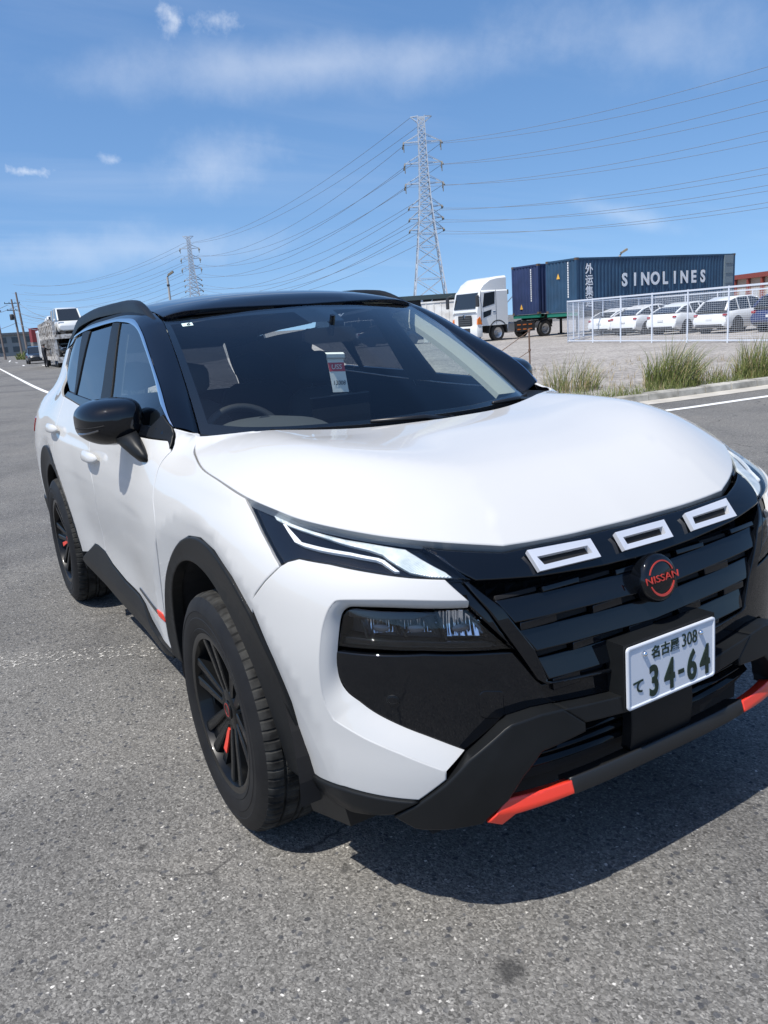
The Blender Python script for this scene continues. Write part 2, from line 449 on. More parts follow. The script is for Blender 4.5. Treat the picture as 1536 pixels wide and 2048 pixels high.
# outlines of the body panels on the body surface (girth, height)
OUT = {
 'doorseam': [(1.8004,1.1957), (1.7423,1.1230), (1.7590,1.0837), (1.7589,1.0312), (1.7544,0.9778), (1.7323,0.9226), (1.7336,0.8717), (1.7917,0.7588), (1.8841,0.5852), (1.9268,0.4359), (1.9262,0.3754)],
 'doorseam2': [(2.8132,1.0223), (2.8062,0.9683), (2.7600,0.8739), (2.8260,0.7429), (2.8580,0.6303), (2.8777,0.5559)],
 'silltop': [(3.6717,0.3650), (3.2809,0.4635), (3.1033,0.5394), (3.0295,0.5464), (2.8861,0.5444), (2.7484,0.5129), (2.5240,0.4929), (2.2863,0.4914), (2.1942,0.4800), (2.1133,0.4404), (1.9973,0.4120), (1.9126,0.3647)],
 'sillbot': [(3.1074,0.3387), (2.7607,0.3051), (2.3609,0.2998), (1.9388,0.3291)],
 'archout': [(1.9126,0.3647), (1.9015,0.4483), (1.8543,0.5627), (1.7805,0.6820), (1.6974,0.7720), (1.6072,0.8396), (1.4992,0.8879), (1.4151,0.9060), (1.3168,0.9105), (1.1803,0.9043), (1.0718,0.8837), (0.9961,0.8275), (0.9583,0.7528), (0.9278,0.6553), (0.9118,0.5186), (0.9055,0.3672)],
 'archin': [(1.6723,0.7373), (1.6090,0.7763), (1.5099,0.8075), (1.3807,0.8244), (1.2695,0.8188), (1.1973,0.7856), (1.1512,0.7577), (1.0920,0.6774), (1.0482,0.5992), (1.0132,0.5119), (0.9810,0.4175), (0.9717,0.3387)],
 'crease': [(1.2864,0.9620), (1.1550,0.9567), (1.0597,0.9311), (0.9944,0.8977), (0.9522,0.8609), (0.9110,0.7920), (0.8819,0.7100), (0.8773,0.6093), (0.8758,0.4810), (0.8811,0.3503)],
 'rarchout': [(4.3801,0.8224), (4.2929,0.8688), (4.1152,0.9075), (3.7586,0.9255), (3.5848,0.8731), (3.4966,0.7804), (3.6335,0.5880), (3.4370,0.5005), (3.4344,0.4347)],
 'rarchin': [(4.3669,0.7820), (4.2392,0.7902), (4.0543,0.7571), (3.9271,0.7348)],
 'hl_outer': [(1.0612,1.0679), (0.9851,1.0182), (0.9199,0.9733), (0.8805,0.9399)],
 'hl_lower': [(0.8805,0.9399), (0.8628,0.9512), (0.8360,0.9597), (0.7642,0.9538), (0.6810,0.9405), (0.6038,0.9272), (0.5369,0.9174)],
 'hl_tipin': [(0.5214,0.9236), (0.4794,0.9070), (0.5329,0.9560), (0.5854,0.9804)],
 'blade_top': [(0.5369,0.9174), (0.4879,0.8546)],
 'rec_in': [(0.4880,0.8536), (0.6230,0.8709), (0.7162,0.8714), (0.7340,0.8648), (0.7454,0.8484), (0.7540,0.8014), (0.7631,0.7217), (0.7597,0.6778), (0.7464,0.6506), (0.7289,0.6357)],
 'rec_out': [(0.4937,0.8691), (0.6228,0.8860), (0.7262,0.8865), (0.7523,0.8751), (0.7698,0.8339), (0.7798,0.7794), (0.7864,0.7102), (0.7856,0.6379), (0.7683,0.5883)],
 'stick_top': [(0.7289,0.6357), (0.6914,0.6049), (0.6362,0.5729), (0.5728,0.5403), (0.5131,0.5064)],
 'stick_crease': [(0.7683,0.5883), (0.7052,0.5532), (0.6389,0.5215), (0.5540,0.4741)],
 'stick_bot': [(0.5131,0.5064), (0.5548,0.4520), (0.6095,0.3959)],
 'bump_low': [(0.6095,0.3959), (0.6865,0.3982), (0.7636,0.4003), (0.8501,0.3743), (0.9055,0.3672)],
 'seam_bf': [(0.8805,0.9399), (0.9219,0.9003), (0.9600,0.8589), (0.9903,0.8275)],
 'lowclad': [(0.9501,0.3603), (0.9442,0.3123), (1.0403,0.1057), (0.7626,0.3255), (0.6703,0.3475)],
 'lampbox': [(0.7260,0.8708), (0.4882,0.8515), (0.4370,0.7835), (0.3949,0.7323), (0.4395,0.7393), (0.5814,0.7626), (0.7558,0.7657)],
 'gl_v': [(0.4794,0.9070), (0.4479,0.8467), (0.3949,0.7323), (0.3424,0.6407)],
 'guide_up': [(0.9657,1.0476), (0.8990,1.0294), (0.8291,1.0155), (0.7527,1.0013), (0.6949,0.9931), (0.6164,0.9801), (0.5932,0.9693), (0.5321,0.9360), (0.5184,0.9232), (0.5604,0.9308), (0.6031,0.9422), (0.6629,0.9754), (0.6922,0.9833), (0.7493,0.9936), (0.8133,1.0074), (0.8721,1.0185), (0.9151,1.0266), (0.9434,1.0334)],
 'guide_lo': [(0.9192,1.0264), (0.9105,1.0258), (0.8505,0.9945), (0.8002,0.9880), (0.7314,0.9800), (0.6695,0.9699), (0.6565,0.9656), (0.6236,0.9445), (0.6333,0.9452), (0.6608,0.9620), (0.6736,0.9664), (0.7294,0.9754), (0.7971,0.9822), (0.8407,0.9876), (0.8616,0.9921), (0.8688,0.9936)],
 'cell1': [(0.7165,0.8475), (0.6553,0.8545), (0.6295,0.8022), (0.6988,0.7923)],
 'cell2': [(0.6372,0.8464), (0.5828,0.8467), (0.5527,0.7972), (0.6144,0.7959)],
 'cell3': [(0.5484,0.8530), (0.4717,0.8441), (0.4430,0.7690), (0.5304,0.7804)],
 'lampedge': [(0.4881,0.8526), (0.7162,0.8703), (0.7340,0.8637), (0.7454,0.8473), (0.7540,0.8014), (0.7588,0.7676), (0.6716,0.7684), (0.5814,0.7626), (0.4395,0.7393), (0.3949,0.7323), (0.4370,0.7835)],
 'shut': [(1.6677,1.1768), (1.6160,1.1362), (1.5283,1.1186), (1.3996,1.1014), (1.2197,1.0881), (1.0619,1.0689), (0.9526,1.0495), (0.8697,1.0303), (0.7744,1.0131), (0.6778,0.9959), (0.5855,0.9818), (0.4983,0.9694), (0.3972,0.9531)],
 'frontedge': [(0.3972,0.9531), (0.3156,0.9501), (0.2022,0.9473), (0.0824,0.9465), (-0.0308,0.9468)],
 'dlo_out': [(1.7910,1.1971), (1.9379,1.3030), (2.2265,1.4385), (2.4028,1.5181), (2.5659,1.5685), (2.7544,1.5810), (2.8947,1.5838), (3.1284,1.5785), (3.4942,1.5602), (3.7471,1.5340)],
 'dlo_in': [(1.8156,1.2092), (2.0436,1.3396), (2.3247,1.4680), (2.4795,1.5302), (2.6310,1.5581), (2.7978,1.5694)],
 'fglass': [(1.8156,1.2092), (2.0436,1.3396), (2.3247,1.4680), (2.4795,1.5302), (2.6310,1.5581), (2.7930,1.5665), (2.6247,1.2563)],
 'bpil': [(2.9400,1.5718), (2.8167,1.5673), (2.6247,1.2563), (2.7908,1.2361)],
 'rglass': [(3.3724,1.5444), (2.9370,1.5633), (2.7908,1.2361), (3.3451,1.2484)],
 'qglass': [(3.5375,1.5488), (3.6863,1.5330), (3.8584,1.3956), (3.6575,1.3026), (3.5357,1.2606), (3.3689,1.2537)],
 'dpil': [(3.7249,1.5271), (4.4360,1.4965), (4.4398,1.3676), (3.6730,1.2291)],
 'belt': [(3.6039,1.2321), (3.0571,1.1952)],
 'badgeL': [(0.3573,0.9345), (0.1742,0.9274), (0.1602,0.8905), (0.3306,0.8962)],
 'badgeLin': [(0.3374,0.9256), (0.1852,0.9197), (0.1904,0.9086), (0.3272,0.9064)],
 'badgeC': [(0.0560,0.9249), (-0.1277,0.9256), (-0.1208,0.8928), (0.0513,0.8896)],
 'legtop': [(0.5125,0.5035), (0.4427,0.5650), (0.4289,0.5734), (0.3646,0.5785), (0.3121,0.5738), (0.1598,0.5551)],
 'leginner': [(0.4091,0.4393), (0.3667,0.4871), (0.2594,0.4973), (0.2574,0.5224), (0.1261,0.5063)],
 'legbot': [(0.6602,0.3552), (0.6196,0.3329), (0.6036,0.3324), (0.4913,0.3381)],
 'redL': [(0.4881,0.3396), (0.4408,0.3836), (0.2927,0.3807), (0.2912,0.3490), (0.4269,0.3452), (0.4541,0.3221)],
 'lipbar': [(0.2899,0.3752), (0.2107,0.3735), (0.0533,0.3783)],
 'tow': [(0.4708,0.6443), (0.4297,0.6356), (0.4304,0.5779), (0.4731,0.5848)],
 'sensor': [(0.6499,0.6422)],
 'grow': [(0.3296,0.8870), (0.1569,0.8737), (0.3080,0.8374), (0.0658,0.8139), (0.3443,0.7266), (0.2544,0.7256), (0.3490,0.6425), (0.1541,0.6225)],
 'gv_in': [(0.4631,0.9160), (0.4200,0.8406), (0.3543,0.7245), (0.3289,0.6464), (0.3142,0.6368), (0.1603,0.6244)],
 'gv_out': [(0.4825,0.9034), (0.3921,0.7253), (0.3535,0.6489), (0.3347,0.6330), (0.1555,0.6070)],
 'sillcr': [(3.0665,0.5164), (3.0195,0.4411), (2.8123,0.4325), (2.5435,0.4096), (2.2312,0.4128), (2.0105,0.4186), (1.9262,0.3691)],
 'e4': [(2.2160,0.5381), (1.9533,0.5137), (1.9604,0.5233), (1.9268,0.4961)],
 'handle1': [(2.8502,1.0214), (2.5832,1.0047)],
 'handle2': [(3.8743,1.0633), (3.5219,1.0609)],
}
# ---- bonnet ----
REAR=np.array([(-.336,.761,1.175),(-.29,.735,1.170),(-.21,.62,1.157),(-.125,.45,1.146),(-.06,.25,1.145),(-.035,0,1.150)])
def catmull(P,n=12,closed=False):
    P=np.asarray(P,float);out=[]
    m=len(P)
    for i in range(m-1):
        p0=P[max(i-1,0)] if i>0 else 2*P[0]-P[1];p1=P[i];p2=P[i+1];p3=P[i+2] if i+2<m else 2*P[-1]-P[-2]
        for t in np.linspace(0,1,n,endpoint=False):
            out.append(.5*((2*p1)+(-p0+p2)*t+(2*p0-5*p1+4*p2-p3)*t*t+(-p0+3*p1-3*p2+p3)*t**3))
    out.append(P[-1]);return np.array(out)
def hood_top(X,Y):
    Y=np.abs(Y)
    zc=herm([-.4,-.05,.15,.35,.5,.65,.75,.86],[1.170,1.158,1.150,1.130,1.106,1.066,1.028,.975],X)
    yr=.665-.30*np.clip(X-.05,0,1)
    ridge=.026*np.exp(-(np.abs(Y-yr)/.24)**2)*sstep(-.9,.05,X)*sstep(.95,.3,X)
    return zc-.004*(Y/.8)**2+ridge
def _wpts(k):
    a=np.array(OUT[k]);return W(a[:,0],a[:,1])*np.array([1,-1,1])
SHUT=_wpts('shut');FRONT=_wpts('frontedge');FRONT[-1]=(FRONT[-2][0]+.002,0,FRONT[-2][2]);REAR[0]=SHUT[0]
_edge=np.concatenate([catmull(SHUT,10),catmull(FRONT,10)[1:]])
def hood(X,Y):
    X=np.asarray(X,float);Y=np.asarray(Y,float);X,Y=np.broadcast_arrays(X,Y)
    sh=X.shape;x=X.ravel();y=np.abs(Y.ravel())
    zt=hood_top(x,y)
    A=_edge[:-1];B=_edge[1:]
    best=np.full(x.shape,9.);zb=np.zeros_like(x);ztb=np.zeros_like(x);rr=np.zeros_like(x)
    for a,b in zip(A,B):
        d=b[:2]-a[:2];L=d@d
        t=np.clip(((x-a[0])*d[0]+(y-a[1])*d[1])/L,0,1)
        qx=a[0]+t*d[0];qy=a[1]+t*d[1]
        D=np.hypot(x-qx,y-qy);m=D<best
        best=np.where(m,D,best);zb=np.where(m,a[2]+t*(b[2]-a[2]),zb)
        ztb=np.where(m,hood_top(qx,qy),ztb)
    R=.27
    g=np.clip(1-best/R,0,1)**1.75
    z=zt-(ztb-zb)*g
    return np.stack([X,Y,z.reshape(sh)],-1)
# ---- screen and roof ----
SB=np.array([(-.43,-.715,1.160),(-.27,-.60,1.142),(-.17,-.42,1.133),(-.10,-.2,1.132),(-.085,0,1.136)])
STP=np.array([(-1.09,-.60,1.557),(-1.03,-.40,1.572),(-.99,-.2,1.580),(-.975,0,1.583)])
def _ev(C,y):
    C=np.asarray(C);y=-np.abs(y)
    return np.stack([herm(C[:,1],C[:,0],y),y,herm(C[:,1],C[:,2],y)],-1)
def screen(u,v):
    """u -1..1 across, v 0 base ..1 header"""
    u=np.asarray(u,float);v=np.asarray(v,float);u,v=np.broadcast_arrays(u,v)
    a=_ev(SB,-.715*np.abs(u));b=_ev(STP,-.60*np.abs(u))
    P=a+(b-a)*v[...,None]
    bow=4*v*(1-v)*.022
    P[...,0]+=bow*.5;P[...,2]+=bow
    P[...,1]=np.where(u<0,P[...,1],-P[...,1])
    return P
def roof(X,Y):
    X=np.asarray(X,float);Y=np.asarray(Y,float);X,Y=np.broadcast_arrays(X,Y)
    hz=herm([-3.6,-3.2,-2.7,-2.2,-1.7,-1.3,-1.1,-.97],[1.52,1.60,1.658,1.683,1.684,1.665,1.638,1.585],X)
    y=np.abs(Y)
    z=hz-.048*(np.clip(y,0,.62)/.56)**2.4-np.clip(y-.5,0,1)**2*.9
    return np.stack([X,Y,z],-1)
def redge(X): return .568+.034*sstep(-1.75,-1.10,np.asarray(X,float))
# ------------------------------------------------------------------ panels on the body surfaces
R_ = {k: [tuple(q) for q in v] for k, v in OUT.items()}
def mir(poly): return [(-a, b) for a, b in poly]
def s_of(X, z):
    lo, hi = 0., S3
    for _ in range(40):
        m = (lo+hi)/2
        if W(np.array([m]), np.array([z]))[0][0] > X: lo = m
        else: hi = m
    return (lo+hi)/2
def arch(cx, r, a0, a1, n=20, cz=.362):
    o = []
    for a in np.linspace(radians(a0), radians(a1), n):
        z = cz+r*sin(a); o.append((s_of(cx+r*cos(a), z), z))
    return o
def smooth_poly(P, n=6): return [tuple(q) for q in catmull(np.array(P), n)]
def densify(P, seg):
    out = []
    for i in range(len(P)):
        a = np.array(P[i], float); b = np.array(P[(i+1)%len(P)], float)
        L = np.linalg.norm(b-a)
        if L < 1e-6: continue
        k = max(1, int(math.ceil(L/seg)))
        for t in range(k): out.append(a+(b-a)*t/k)
    return np.array(out)
def area2(P): return .5*np.sum(P[:,0]*np.roll(P[:,1],-1)-np.roll(P[:,0],-1)*P[:,1])
def poffset(P, d):
    """move a counter-clockwise polygon inward by d"""
    e = np.roll(P,-1,0)-P; e /= np.linalg.norm(e,axis=1,keepdims=True)+1e-12
    n = np.stack([-e[:,1],e[:,0]],1); m = n+np.roll(n,1,0)
    l = np.linalg.norm(m,axis=1,keepdims=True); m /= np.maximum(l,.3)
    c = np.clip(np.sum(m*n,1,keepdims=True),.45,1)
    return P+m*d/c
def inside(P, q):
    x, y = q[:,0], q[:,1]; c = np.zeros(len(q), bool)
    for i in range(len(P)):
        x1,y1 = P[i]; x2,y2 = P[(i+1)%len(P)]
        m = ((y1 > y)!=(y2 > y)) & (x < (x2-x1)*(y-y1)/(y2-y1+1e-15)+x1); c ^= m
    return c
CC = np.array([-1.3,0,.75])
def panel(name, f, poly, m, parent, grid=.03, off=0., thick=.012, edge=.0035, seg=.014, gap=.0018, sc=(1,1), flat=False, base=None, rimdir=None):
    sc = np.array(sc, float)
    P = densify(np.array(poly, float)*sc, seg)
    if area2(P) < 0: P = P[::-1]
    if gap: P = poffset(P, gap)
    ring = poffset(P, edge)
    lo, hi = P.min(0), P.max(0)
    gx, gy = np.meshgrid(np.arange(lo[0]+grid/2,hi[0],grid), np.arange(lo[1]+grid/2,hi[1],grid))
    q = np.stack([gx.ravel(),gy.ravel()],1)
    if len(q):
        q = q[inside(P,q)]
        if len(q):
            dd = np.min(np.hypot(q[:,None,0]-ring[None,:,0], q[:,None,1]-ring[None,:,1]),1); q = q[dd > min(grid*.5, seg*.9)]
    rin = ring[inside(P, ring)]
    pts = np.concatenate([P, rin, q]) if len(q) else np.concatenate([P, rin])
    n = len(P)
    v2, ed, fc, ov, oe, of = delaunay_2d_cdt([Vector(t) for t in pts], [(i,(i+1)%n) for i in range(n)], [list(range(n))], 1, 1e-6)
    v2 = np.array([t[:] for t in v2])
    F = np.array([list(t) for t in fc])
    if callable(off):
        def g(a, b): return f(a,b)+(base or (lambda a,b: fdo(f,a,b)))(a,b)*off(a,b)[...,None]
    else:
        def g(a, b): return f(a,b)+fdo(f,a,b)*off if off else f(a,b)
    A = v2[:,0]/sc[0]; B = v2[:,1]/sc[1]
    X = g(A,B); N = fdo(g,A,B)
    # orientation of triangles
    T = np.cross(X[F[:,1]]-X[F[:,0]], X[F[:,2]]-X[F[:,0]])
    fl = np.einsum('ij,ij->i',T,N[F[:,0]]) < 0
    F[fl] = F[fl][:,::-1]
    # boundary edges
    from collections import Counter
    cnt = {}
    for t in F:
        for i in range(3):
            a,b = t[i],t[(i+1)%3]; cnt[(a,b)] = 1
    bd = [(a,b) for (a,b) in cnt if (b,a) not in cnt]
    outd = np.zeros_like(X)
    for a,b in bd:
        d = np.cross(X[b]-X[a], N[a]); l = np.linalg.norm(d)
        if l > 0: outd[a] += d/l; outd[b] += d/l
    bi = np.array(sorted({i for e in bd for i in e}), int)
    l = np.linalg.norm(outd[bi],axis=1,keepdims=True); outd[bi] = outd[bi]/np.maximum(l,1e-9)
    V = X.copy(); NN = N.copy()
    V[bi] -= N[bi]*edge*.55
    NN[bi] = nrm(N[bi]+outd[bi]*1.1)
    k = len(V); mp = {b:i for i,b in enumerate(bi)}; nb = len(bi)
    rd = -N[bi] if rimdir is None else np.tile(np.array(rimdir,float),(nb,1))
    V = np.concatenate([V, V[bi], V[bi]+rd*thick]); NN = np.concatenate([NN, outd[bi], outd[bi]])
    FF = [tuple(t) for t in F]
    for a,b in bd: FF.append((k+mp[b],k+mp[a],k+nb+mp[a],k+nb+mp[b]))
    return mesh_obj(name, V, FF, m, parent, True, NN)
def fdo(f, a, b, e=2e-3):
    if f is W: return Wn(a, b)
    n = fdn(f,a,b,e); P = f(a,b)
    c = np.sum(n*(P-CC),-1)
    return n*np.where(np.mean(c) < 0, -1., 1.)
def strip(name, A, B, m, parent, n=8, bulge=0., thick=.012, flip=None):
    """ruled surface between two polylines of equal length, bulging outward"""
    A = np.array(A); B = np.array(B); k = len(A)
    T = np.linspace(0,1,n+1)
    G = A[:,None]*(1-T)[None,:,None]+B[:,None]*T[None,:,None]
    d1 = np.gradient(G,axis=0); d2 = np.gradient(G,axis=1); N = nrm(np.cross(d1,d2))
    if flip is None: flip = np.mean(np.sum(N*(G-CC),-1)) < 0
    if flip: N = -N
    G = G+N*(4*T*(1-T)*bulge)[None,:,None]
    d1 = np.gradient(G,axis=0); d2 = np.gradient(G,axis=1); N2 = nrm(np.cross(d1,d2))*(-1 if flip else 1)
    V = list(G.reshape(-1,3)); NN = list(N2.reshape(-1,3)); F = []
    w = n+1
    for i in range(k-1):
        for j in range(n):
            q = (i*w+j,(i+1)*w+j,(i+1)*w+j+1,i*w+j+1); F.append(q[::-1] if flip else q)
    if thick:
        bd = [i*w for i in range(k)]+[(k-1)*w+j for j in range(1,w)]+[i*w+n for i in range(k-2,-1,-1)]+[j for j in range(n-1,0,-1)]
        b0 = len(V); Gf = G.reshape(-1,3); Nf = N2.reshape(-1,3); c = Gf.mean(0)
        for i in bd: V.append(Gf[i]); V.append(Gf[i]-Nf[i]*thick); o = nrm(Gf[i]-Gf[(i+w//2)%len(Gf)]); NN.append(Nf[i]); NN.append(Nf[i])
        L = len(bd)
        for i in range(L):
            a,b = b0+2*i, b0+2*((i+1)%L); F.append((a,b,b+1,a+1))
    return mesh_obj(name, V, F, m, parent, True, NN)
def resample(P, n):
    P = np.array(P, float); d = np.r_[0,np.cumsum(np.linalg.norm(np.diff(P,axis=0),axis=1))]
    t = np.linspace(0,d[-1],n)
    return np.stack([np.interp(t,d,P[:,i]) for i in range(P.shape[1])],1)
def Wp(L, off=0.):
    a = np.array(L, float); P = W(a[:,0],a[:,1])
    return P+Wn(a[:,0],a[:,1])*off if off else P
def text(name, body, size, M4, m, parent, depth=.0008, align='CENTER', xs=1., bold=0.):
    c = bpy.data.curves.new(name, 'FONT'); c.body = body; c.size = size; c.extrude = depth; c.align_x = align; c.align_y = 'CENTER'; c.offset = bold
    c.resolution_u = 4
    o = bpy.data.objects.new(name, c); COL.objects.link(o)
    dg = bpy.context.evaluated_depsgraph_get(); me = bpy.data.meshes.new_from_object(o.evaluated_get(dg))
    bpy.data.objects.remove(o)
    me.transform(Matrix.Diagonal((xs,1,1,1))); me.transform(M4)
    me.materials.clear(); me.materials.append(m)
    o = bpy.data.objects.new(name, me); COL.objects.link(o); o.parent = parent
    return o
def frame(o, x, y):
    x = Vector(x).normalized(); y = Vector(y); z = x.cross(y).normalized(); y = z.cross(x)
    M4 = Matrix((x,y,z)).transposed().to_4x4(); M4.translation = Vector(o); return M4

car = empty('parked_car', (0,0,0), 0, 'large white crossover with black roof, red accents and licence plate filling the foreground', 'car')

# --- bonnet
_sh = catmull(SHUT,6); _fr = catmull(FRONT,6); _re = catmull(REAR,6)
hr = [(p_[0],-p_[1]) for p_ in _sh[:-1]]+[(p_[0],-p_[1]) for p_ in _fr[:-1]]
hood_poly = hr+[(_fr[-1][0],0.)]+[(x,-y) for x,y in hr[::-1]]
rear_l = [(p_[0],p_[1]) for p_ in _re[1:-1]]
hood_poly = hood_poly+rear_l+[(_re[-1][0],0.)]+[(x,-y) for x,y in rear_l[::-1]]
panel('bonnet', hood, hood_poly, M_WHITE, car, grid=.028, thick=.02, gap=.003, edge=.004, rimdir=(0,0,-1))

# --- sides, once per side
door_top = [(1.80,1.155),(2.2,1.163),(2.6,1.176),(3.05,1.196),(3.61,1.228)]
def arch_fit(pts, deg, n):
    P = W(np.array([q[0] for q in pts]),np.array([q[1] for q in pts])); an = np.arctan2(P[:,2]-.362,P[:,0]); an = np.where(an < -2,an+2*pi,an)
    k = np.polyfit(an,np.hypot(P[:,0],P[:,2]-.362),deg); A_ = np.linspace(an[0],an[-1],n); o = []
    for a_ in A_:
        r_ = np.polyval(k,a_); z_ = .362+r_*sin(a_); o.append((s_of(r_*cos(a_),z_),z_))
    return o
AO = arch_fit(R_['archout'],5,16)
fa = arch(-2.705,.57,6,62,10)      # front of the rear arch, upwards
ra = arch(-2.705,.57,66,172,18)    # over the top and down behind
hl_poly = R_['hl_outer']+R_['hl_lower'][1:]+[R_['hl_tipin'][1],R_['hl_tipin'][2]]+R_['shut'][10:5:-1]
seam_top = R_['doorseam']
for side in (1,-1):
    S = (lambda L: L) if side > 0 else mir
    fender = smooth_poly(R_['shut'][:6],4)[:-1]+R_['hl_outer'][:-1]+R_['seam_bf'][:-1]+[AO[i] for i in range(11,-1,-1)]+smooth_poly(seam_top[1:-1],4)[::-1]+[seam_top[0]]
    panel('front_wing', W, S(fender), M_WHITE, car, grid=.026)
    fd = smooth_poly(seam_top[1:],4)+[R_['silltop'][i] for i in (10,9,8,7,6,5,4)]+smooth_poly(R_['doorseam2'],3)[::-1]+[(2.82,1.185)]+door_top[2::-1]
    d = panel('front_door', W, S(fd), M_WHITE, car, grid=.026)
    rd = smooth_poly(R_['doorseam2'],3)+[R_['silltop'][i] for i in (4,3,2,1)]+fa+[(3.70,.96),(3.66,1.04),(3.63,1.14)]+[door_top[4],door_top[3],(2.82,1.187)]
    d2 = panel('rear_door', W, S(rd), M_WHITE, car, grid=.026)
    qp = [door_top[4]]+R_['dpil'][::-1]+[(4.1,1.50),(4.5,1.47),(S3-.62,1.44),(S3-.60,1.1),(S3-.60,.62),(4.75,.56)]+ra[::-1]+[fa[-1],(3.70,.96),(3.66,1.04),(3.63,1.14)]
    panel('rear_wing', W, S(qp), M_WHITE, car, grid=.03)
    # window band
    belt = [(1.80,1.158),(2.2,1.166),(2.6,1.179),(3.05,1.199),(3.61,1.231)]
    gl_bot = [(1.84,1.192),(2.2,1.204),(2.6,1.222),(3.0,1.238),(3.35,1.248),(3.55,1.256)]
    panel('belt_moulding', W, S(belt+gl_bot[::-1]), M_BLACK, car, off=.003, gap=0)
    di = smooth_poly(R_['dlo_in'],4)
    fg = [(1.84,1.194)]+di+[R_['bpil'][1],(2.60,1.224),(2.2,1.206)]
    panel('front_side_window', W, S(fg), M_SIDEG, car, off=-.004, thick=.0, edge=.001, gap=0)
    rg = [R_['rglass'][0],R_['rglass'][1],(2.775,1.23),(3.0,1.24),(3.345,1.25)]
    panel('rear_side_window', W, S(rg), M_PRIV, car, off=-.004, thick=.0, edge=.001, gap=0)
    panel('quarter_window', W, S(R_['qglass']), M_PRIV, car, off=-.004, thick=.0, edge=.001, gap=0)
    bp = R_['bpil'][:2]+[(2.60,1.224),(2.775,1.232)]
    panel('centre_pillar_cover', W, S(bp), M_PLAST, car, off=.002, gap=-.004, seg=.02)
    cp = [R_['rglass'][0],R_['rglass'][3],(3.37,1.25),R_['qglass'][0]]
    panel('rear_pillar_cover', W, S(cp), M_PLAST, car, off=.002, gap=-.006)
    # bright strip round the glass
    A = resample(Wp(smooth_poly(S(R_['dlo_out']),5),.004),60)
    ins = [(1.832,1.200),(1.925,1.300),(2.03,1.436),(2.12,1.508),(2.27,1.549),(2.55,1.566),(2.72,1.572),(2.86,1.574),(3.108,1.568),(3.492,1.550),(3.70,1.528)]
    di2 = R_['dlo_in']+[(R_['dlo_out'][6][0],R_['dlo_out'][6][1]-.011),(R_['dlo_out'][7][0],R_['dlo_out'][7][1]-.011),(R_['dlo_out'][8][0],R_['dlo_out'][8][1]-.011),(R_['dlo_out'][9][0],R_['dlo_out'][9][1]-.012)]
    Bc = resample(Wp(smooth_poly(S(di2),5),.005),60)
    strip('window_strip', A, Bc, M_CHROME, car, n=3, bulge=.002, thick=.006)
    # black pillar and cant rail
    vv = np.linspace(0,1,22)
    e1 = screen(np.full(22,-1.004 if side > 0 else 1.004), vv)
    xs = np.linspace(-1.12,-3.35,26); e2 = roof(xs, -redge(xs)*side)
    dl = Wp(smooth_poly(S(R_['dlo_out']),6),.0)
    cut = int(np.argmin(np.abs(dl[:,0]+1.12)))
    b1 = resample(dl[:cut+1],22)
    tail = Wp(S([(4.1,1.503),(4.5,1.473),(S3-.62,1.443)]))
    b2 = np.concatenate([dl[cut:],tail]); b2 = resample(b2,26)
    strip('roof_pillar', np.concatenate([e1,e2[1:]]), np.concatenate([b1,b2[1:]]), M_ROOF, car, n=8, bulge=.007, thick=.015)
    # sail plate under the mirror
    sail = [(1.758,1.128),(1.80,1.154),(1.93,1.160),(1.93,1.19),(1.875,1.235),(1.80,1.196)]
    panel('mirror_sail', W, S(sail), M_PLAST, car, off=.004, gap=0)
    # wheel arch cladding
    ai = R_['archin']
    inner = smooth_poly(arch_fit(arch(0.,.487,182,132,6)[:-1]+ai[2:],4,22),2)
    cl_poly = smooth_poly(AO,3)+[(.925,.34),(.957,.34)]+inner[::-1]
    panel('arch_cladding', W, S(cl_poly), M_PLAST, car, grid=.03, off=.010, thick=.035, gap=0, edge=.006)
    ro = arch(-2.705,.575,182,-4,40); ri = arch(-2.705,.462,-4,182,40)
    panel('arch_cladding', W, S(ro+ri), M_PLAST, car, grid=.03, off=.010, thick=.035, gap=0, edge=.006)
    # sill
    sill = R_['silltop'][1:]+[(1.905,.350),(2.10,.334),(2.36,.325),(2.76,.328),(3.12,.350),(3.36,.378),(3.43,.395)]
    def soff(a, b): return .017-.14*np.abs(b-.425)
    panel('sill_cladding', W, S(sill), M_PLAST, car, grid=.025, off=soff, thick=.03, gap=0, edge=.005)
    # badge low on the door
    bd_ = [(1.955,.527),(2.261,.533),(2.261,.522),(1.95,.512)]
    panel('door_badge', W, S(bd_), M_BLACK, car, off=.004, thick=.004, gap=0, edge=.001)
    panel('door_badge_tip', W, S([(1.955,.532),(1.95,.508),(1.905,.494),(1.915,.525)]), M_RED, car, off=.005, thick=.004, gap=0, edge=.001)
    # handles
    for hs, hz in ((2.72,1.012),(3.66,1.062)):
        c = Wp(S([(hs,hz)]))[0]; n_ = Wn(np.array([S([(hs,hz)])[0][0]]),np.array([hz]))[0]
        hb = MB(); rings = []
        for t in np.linspace(-1,1,17):
            x = c[0]-t*.135; env = (1-abs(t)**4)**.5 if abs(t) < 1 else 0.02
            d_ = .042*(1-.60*abs(t)**3); hh = .024*max(env,.15)
            ce = np.array([x,c[1],c[2]-.004*t])+n_*(d_*.75)
            rings.append([tuple(ce+np.array([0,n_[1],n_[2]])*(.013*cos(a)*max(env,.2))+np.array([0,-n_[2],n_[1]])*side*hh*sin(a)*-1) for a in np.linspace(0,2*pi,14,endpoint=False)])
        hb.loft(rings); hb.build('door_handle', M_WHITE, car, True)
        cup = None
    # front bumper skin
    RO = smooth_poly(R_['rec_out'],5); RI = smooth_poly(R_['rec_in'],5)
    bp_ = R_['hl_lower']+RO+R_['stick_crease'][1:]+R_['stick_bot'][1:]+R_['bump_low'][1:]+[AO[i] for i in (14,13,12)]+[R_['seam_bf'][3]]+R_['seam_bf'][2:0:-1]
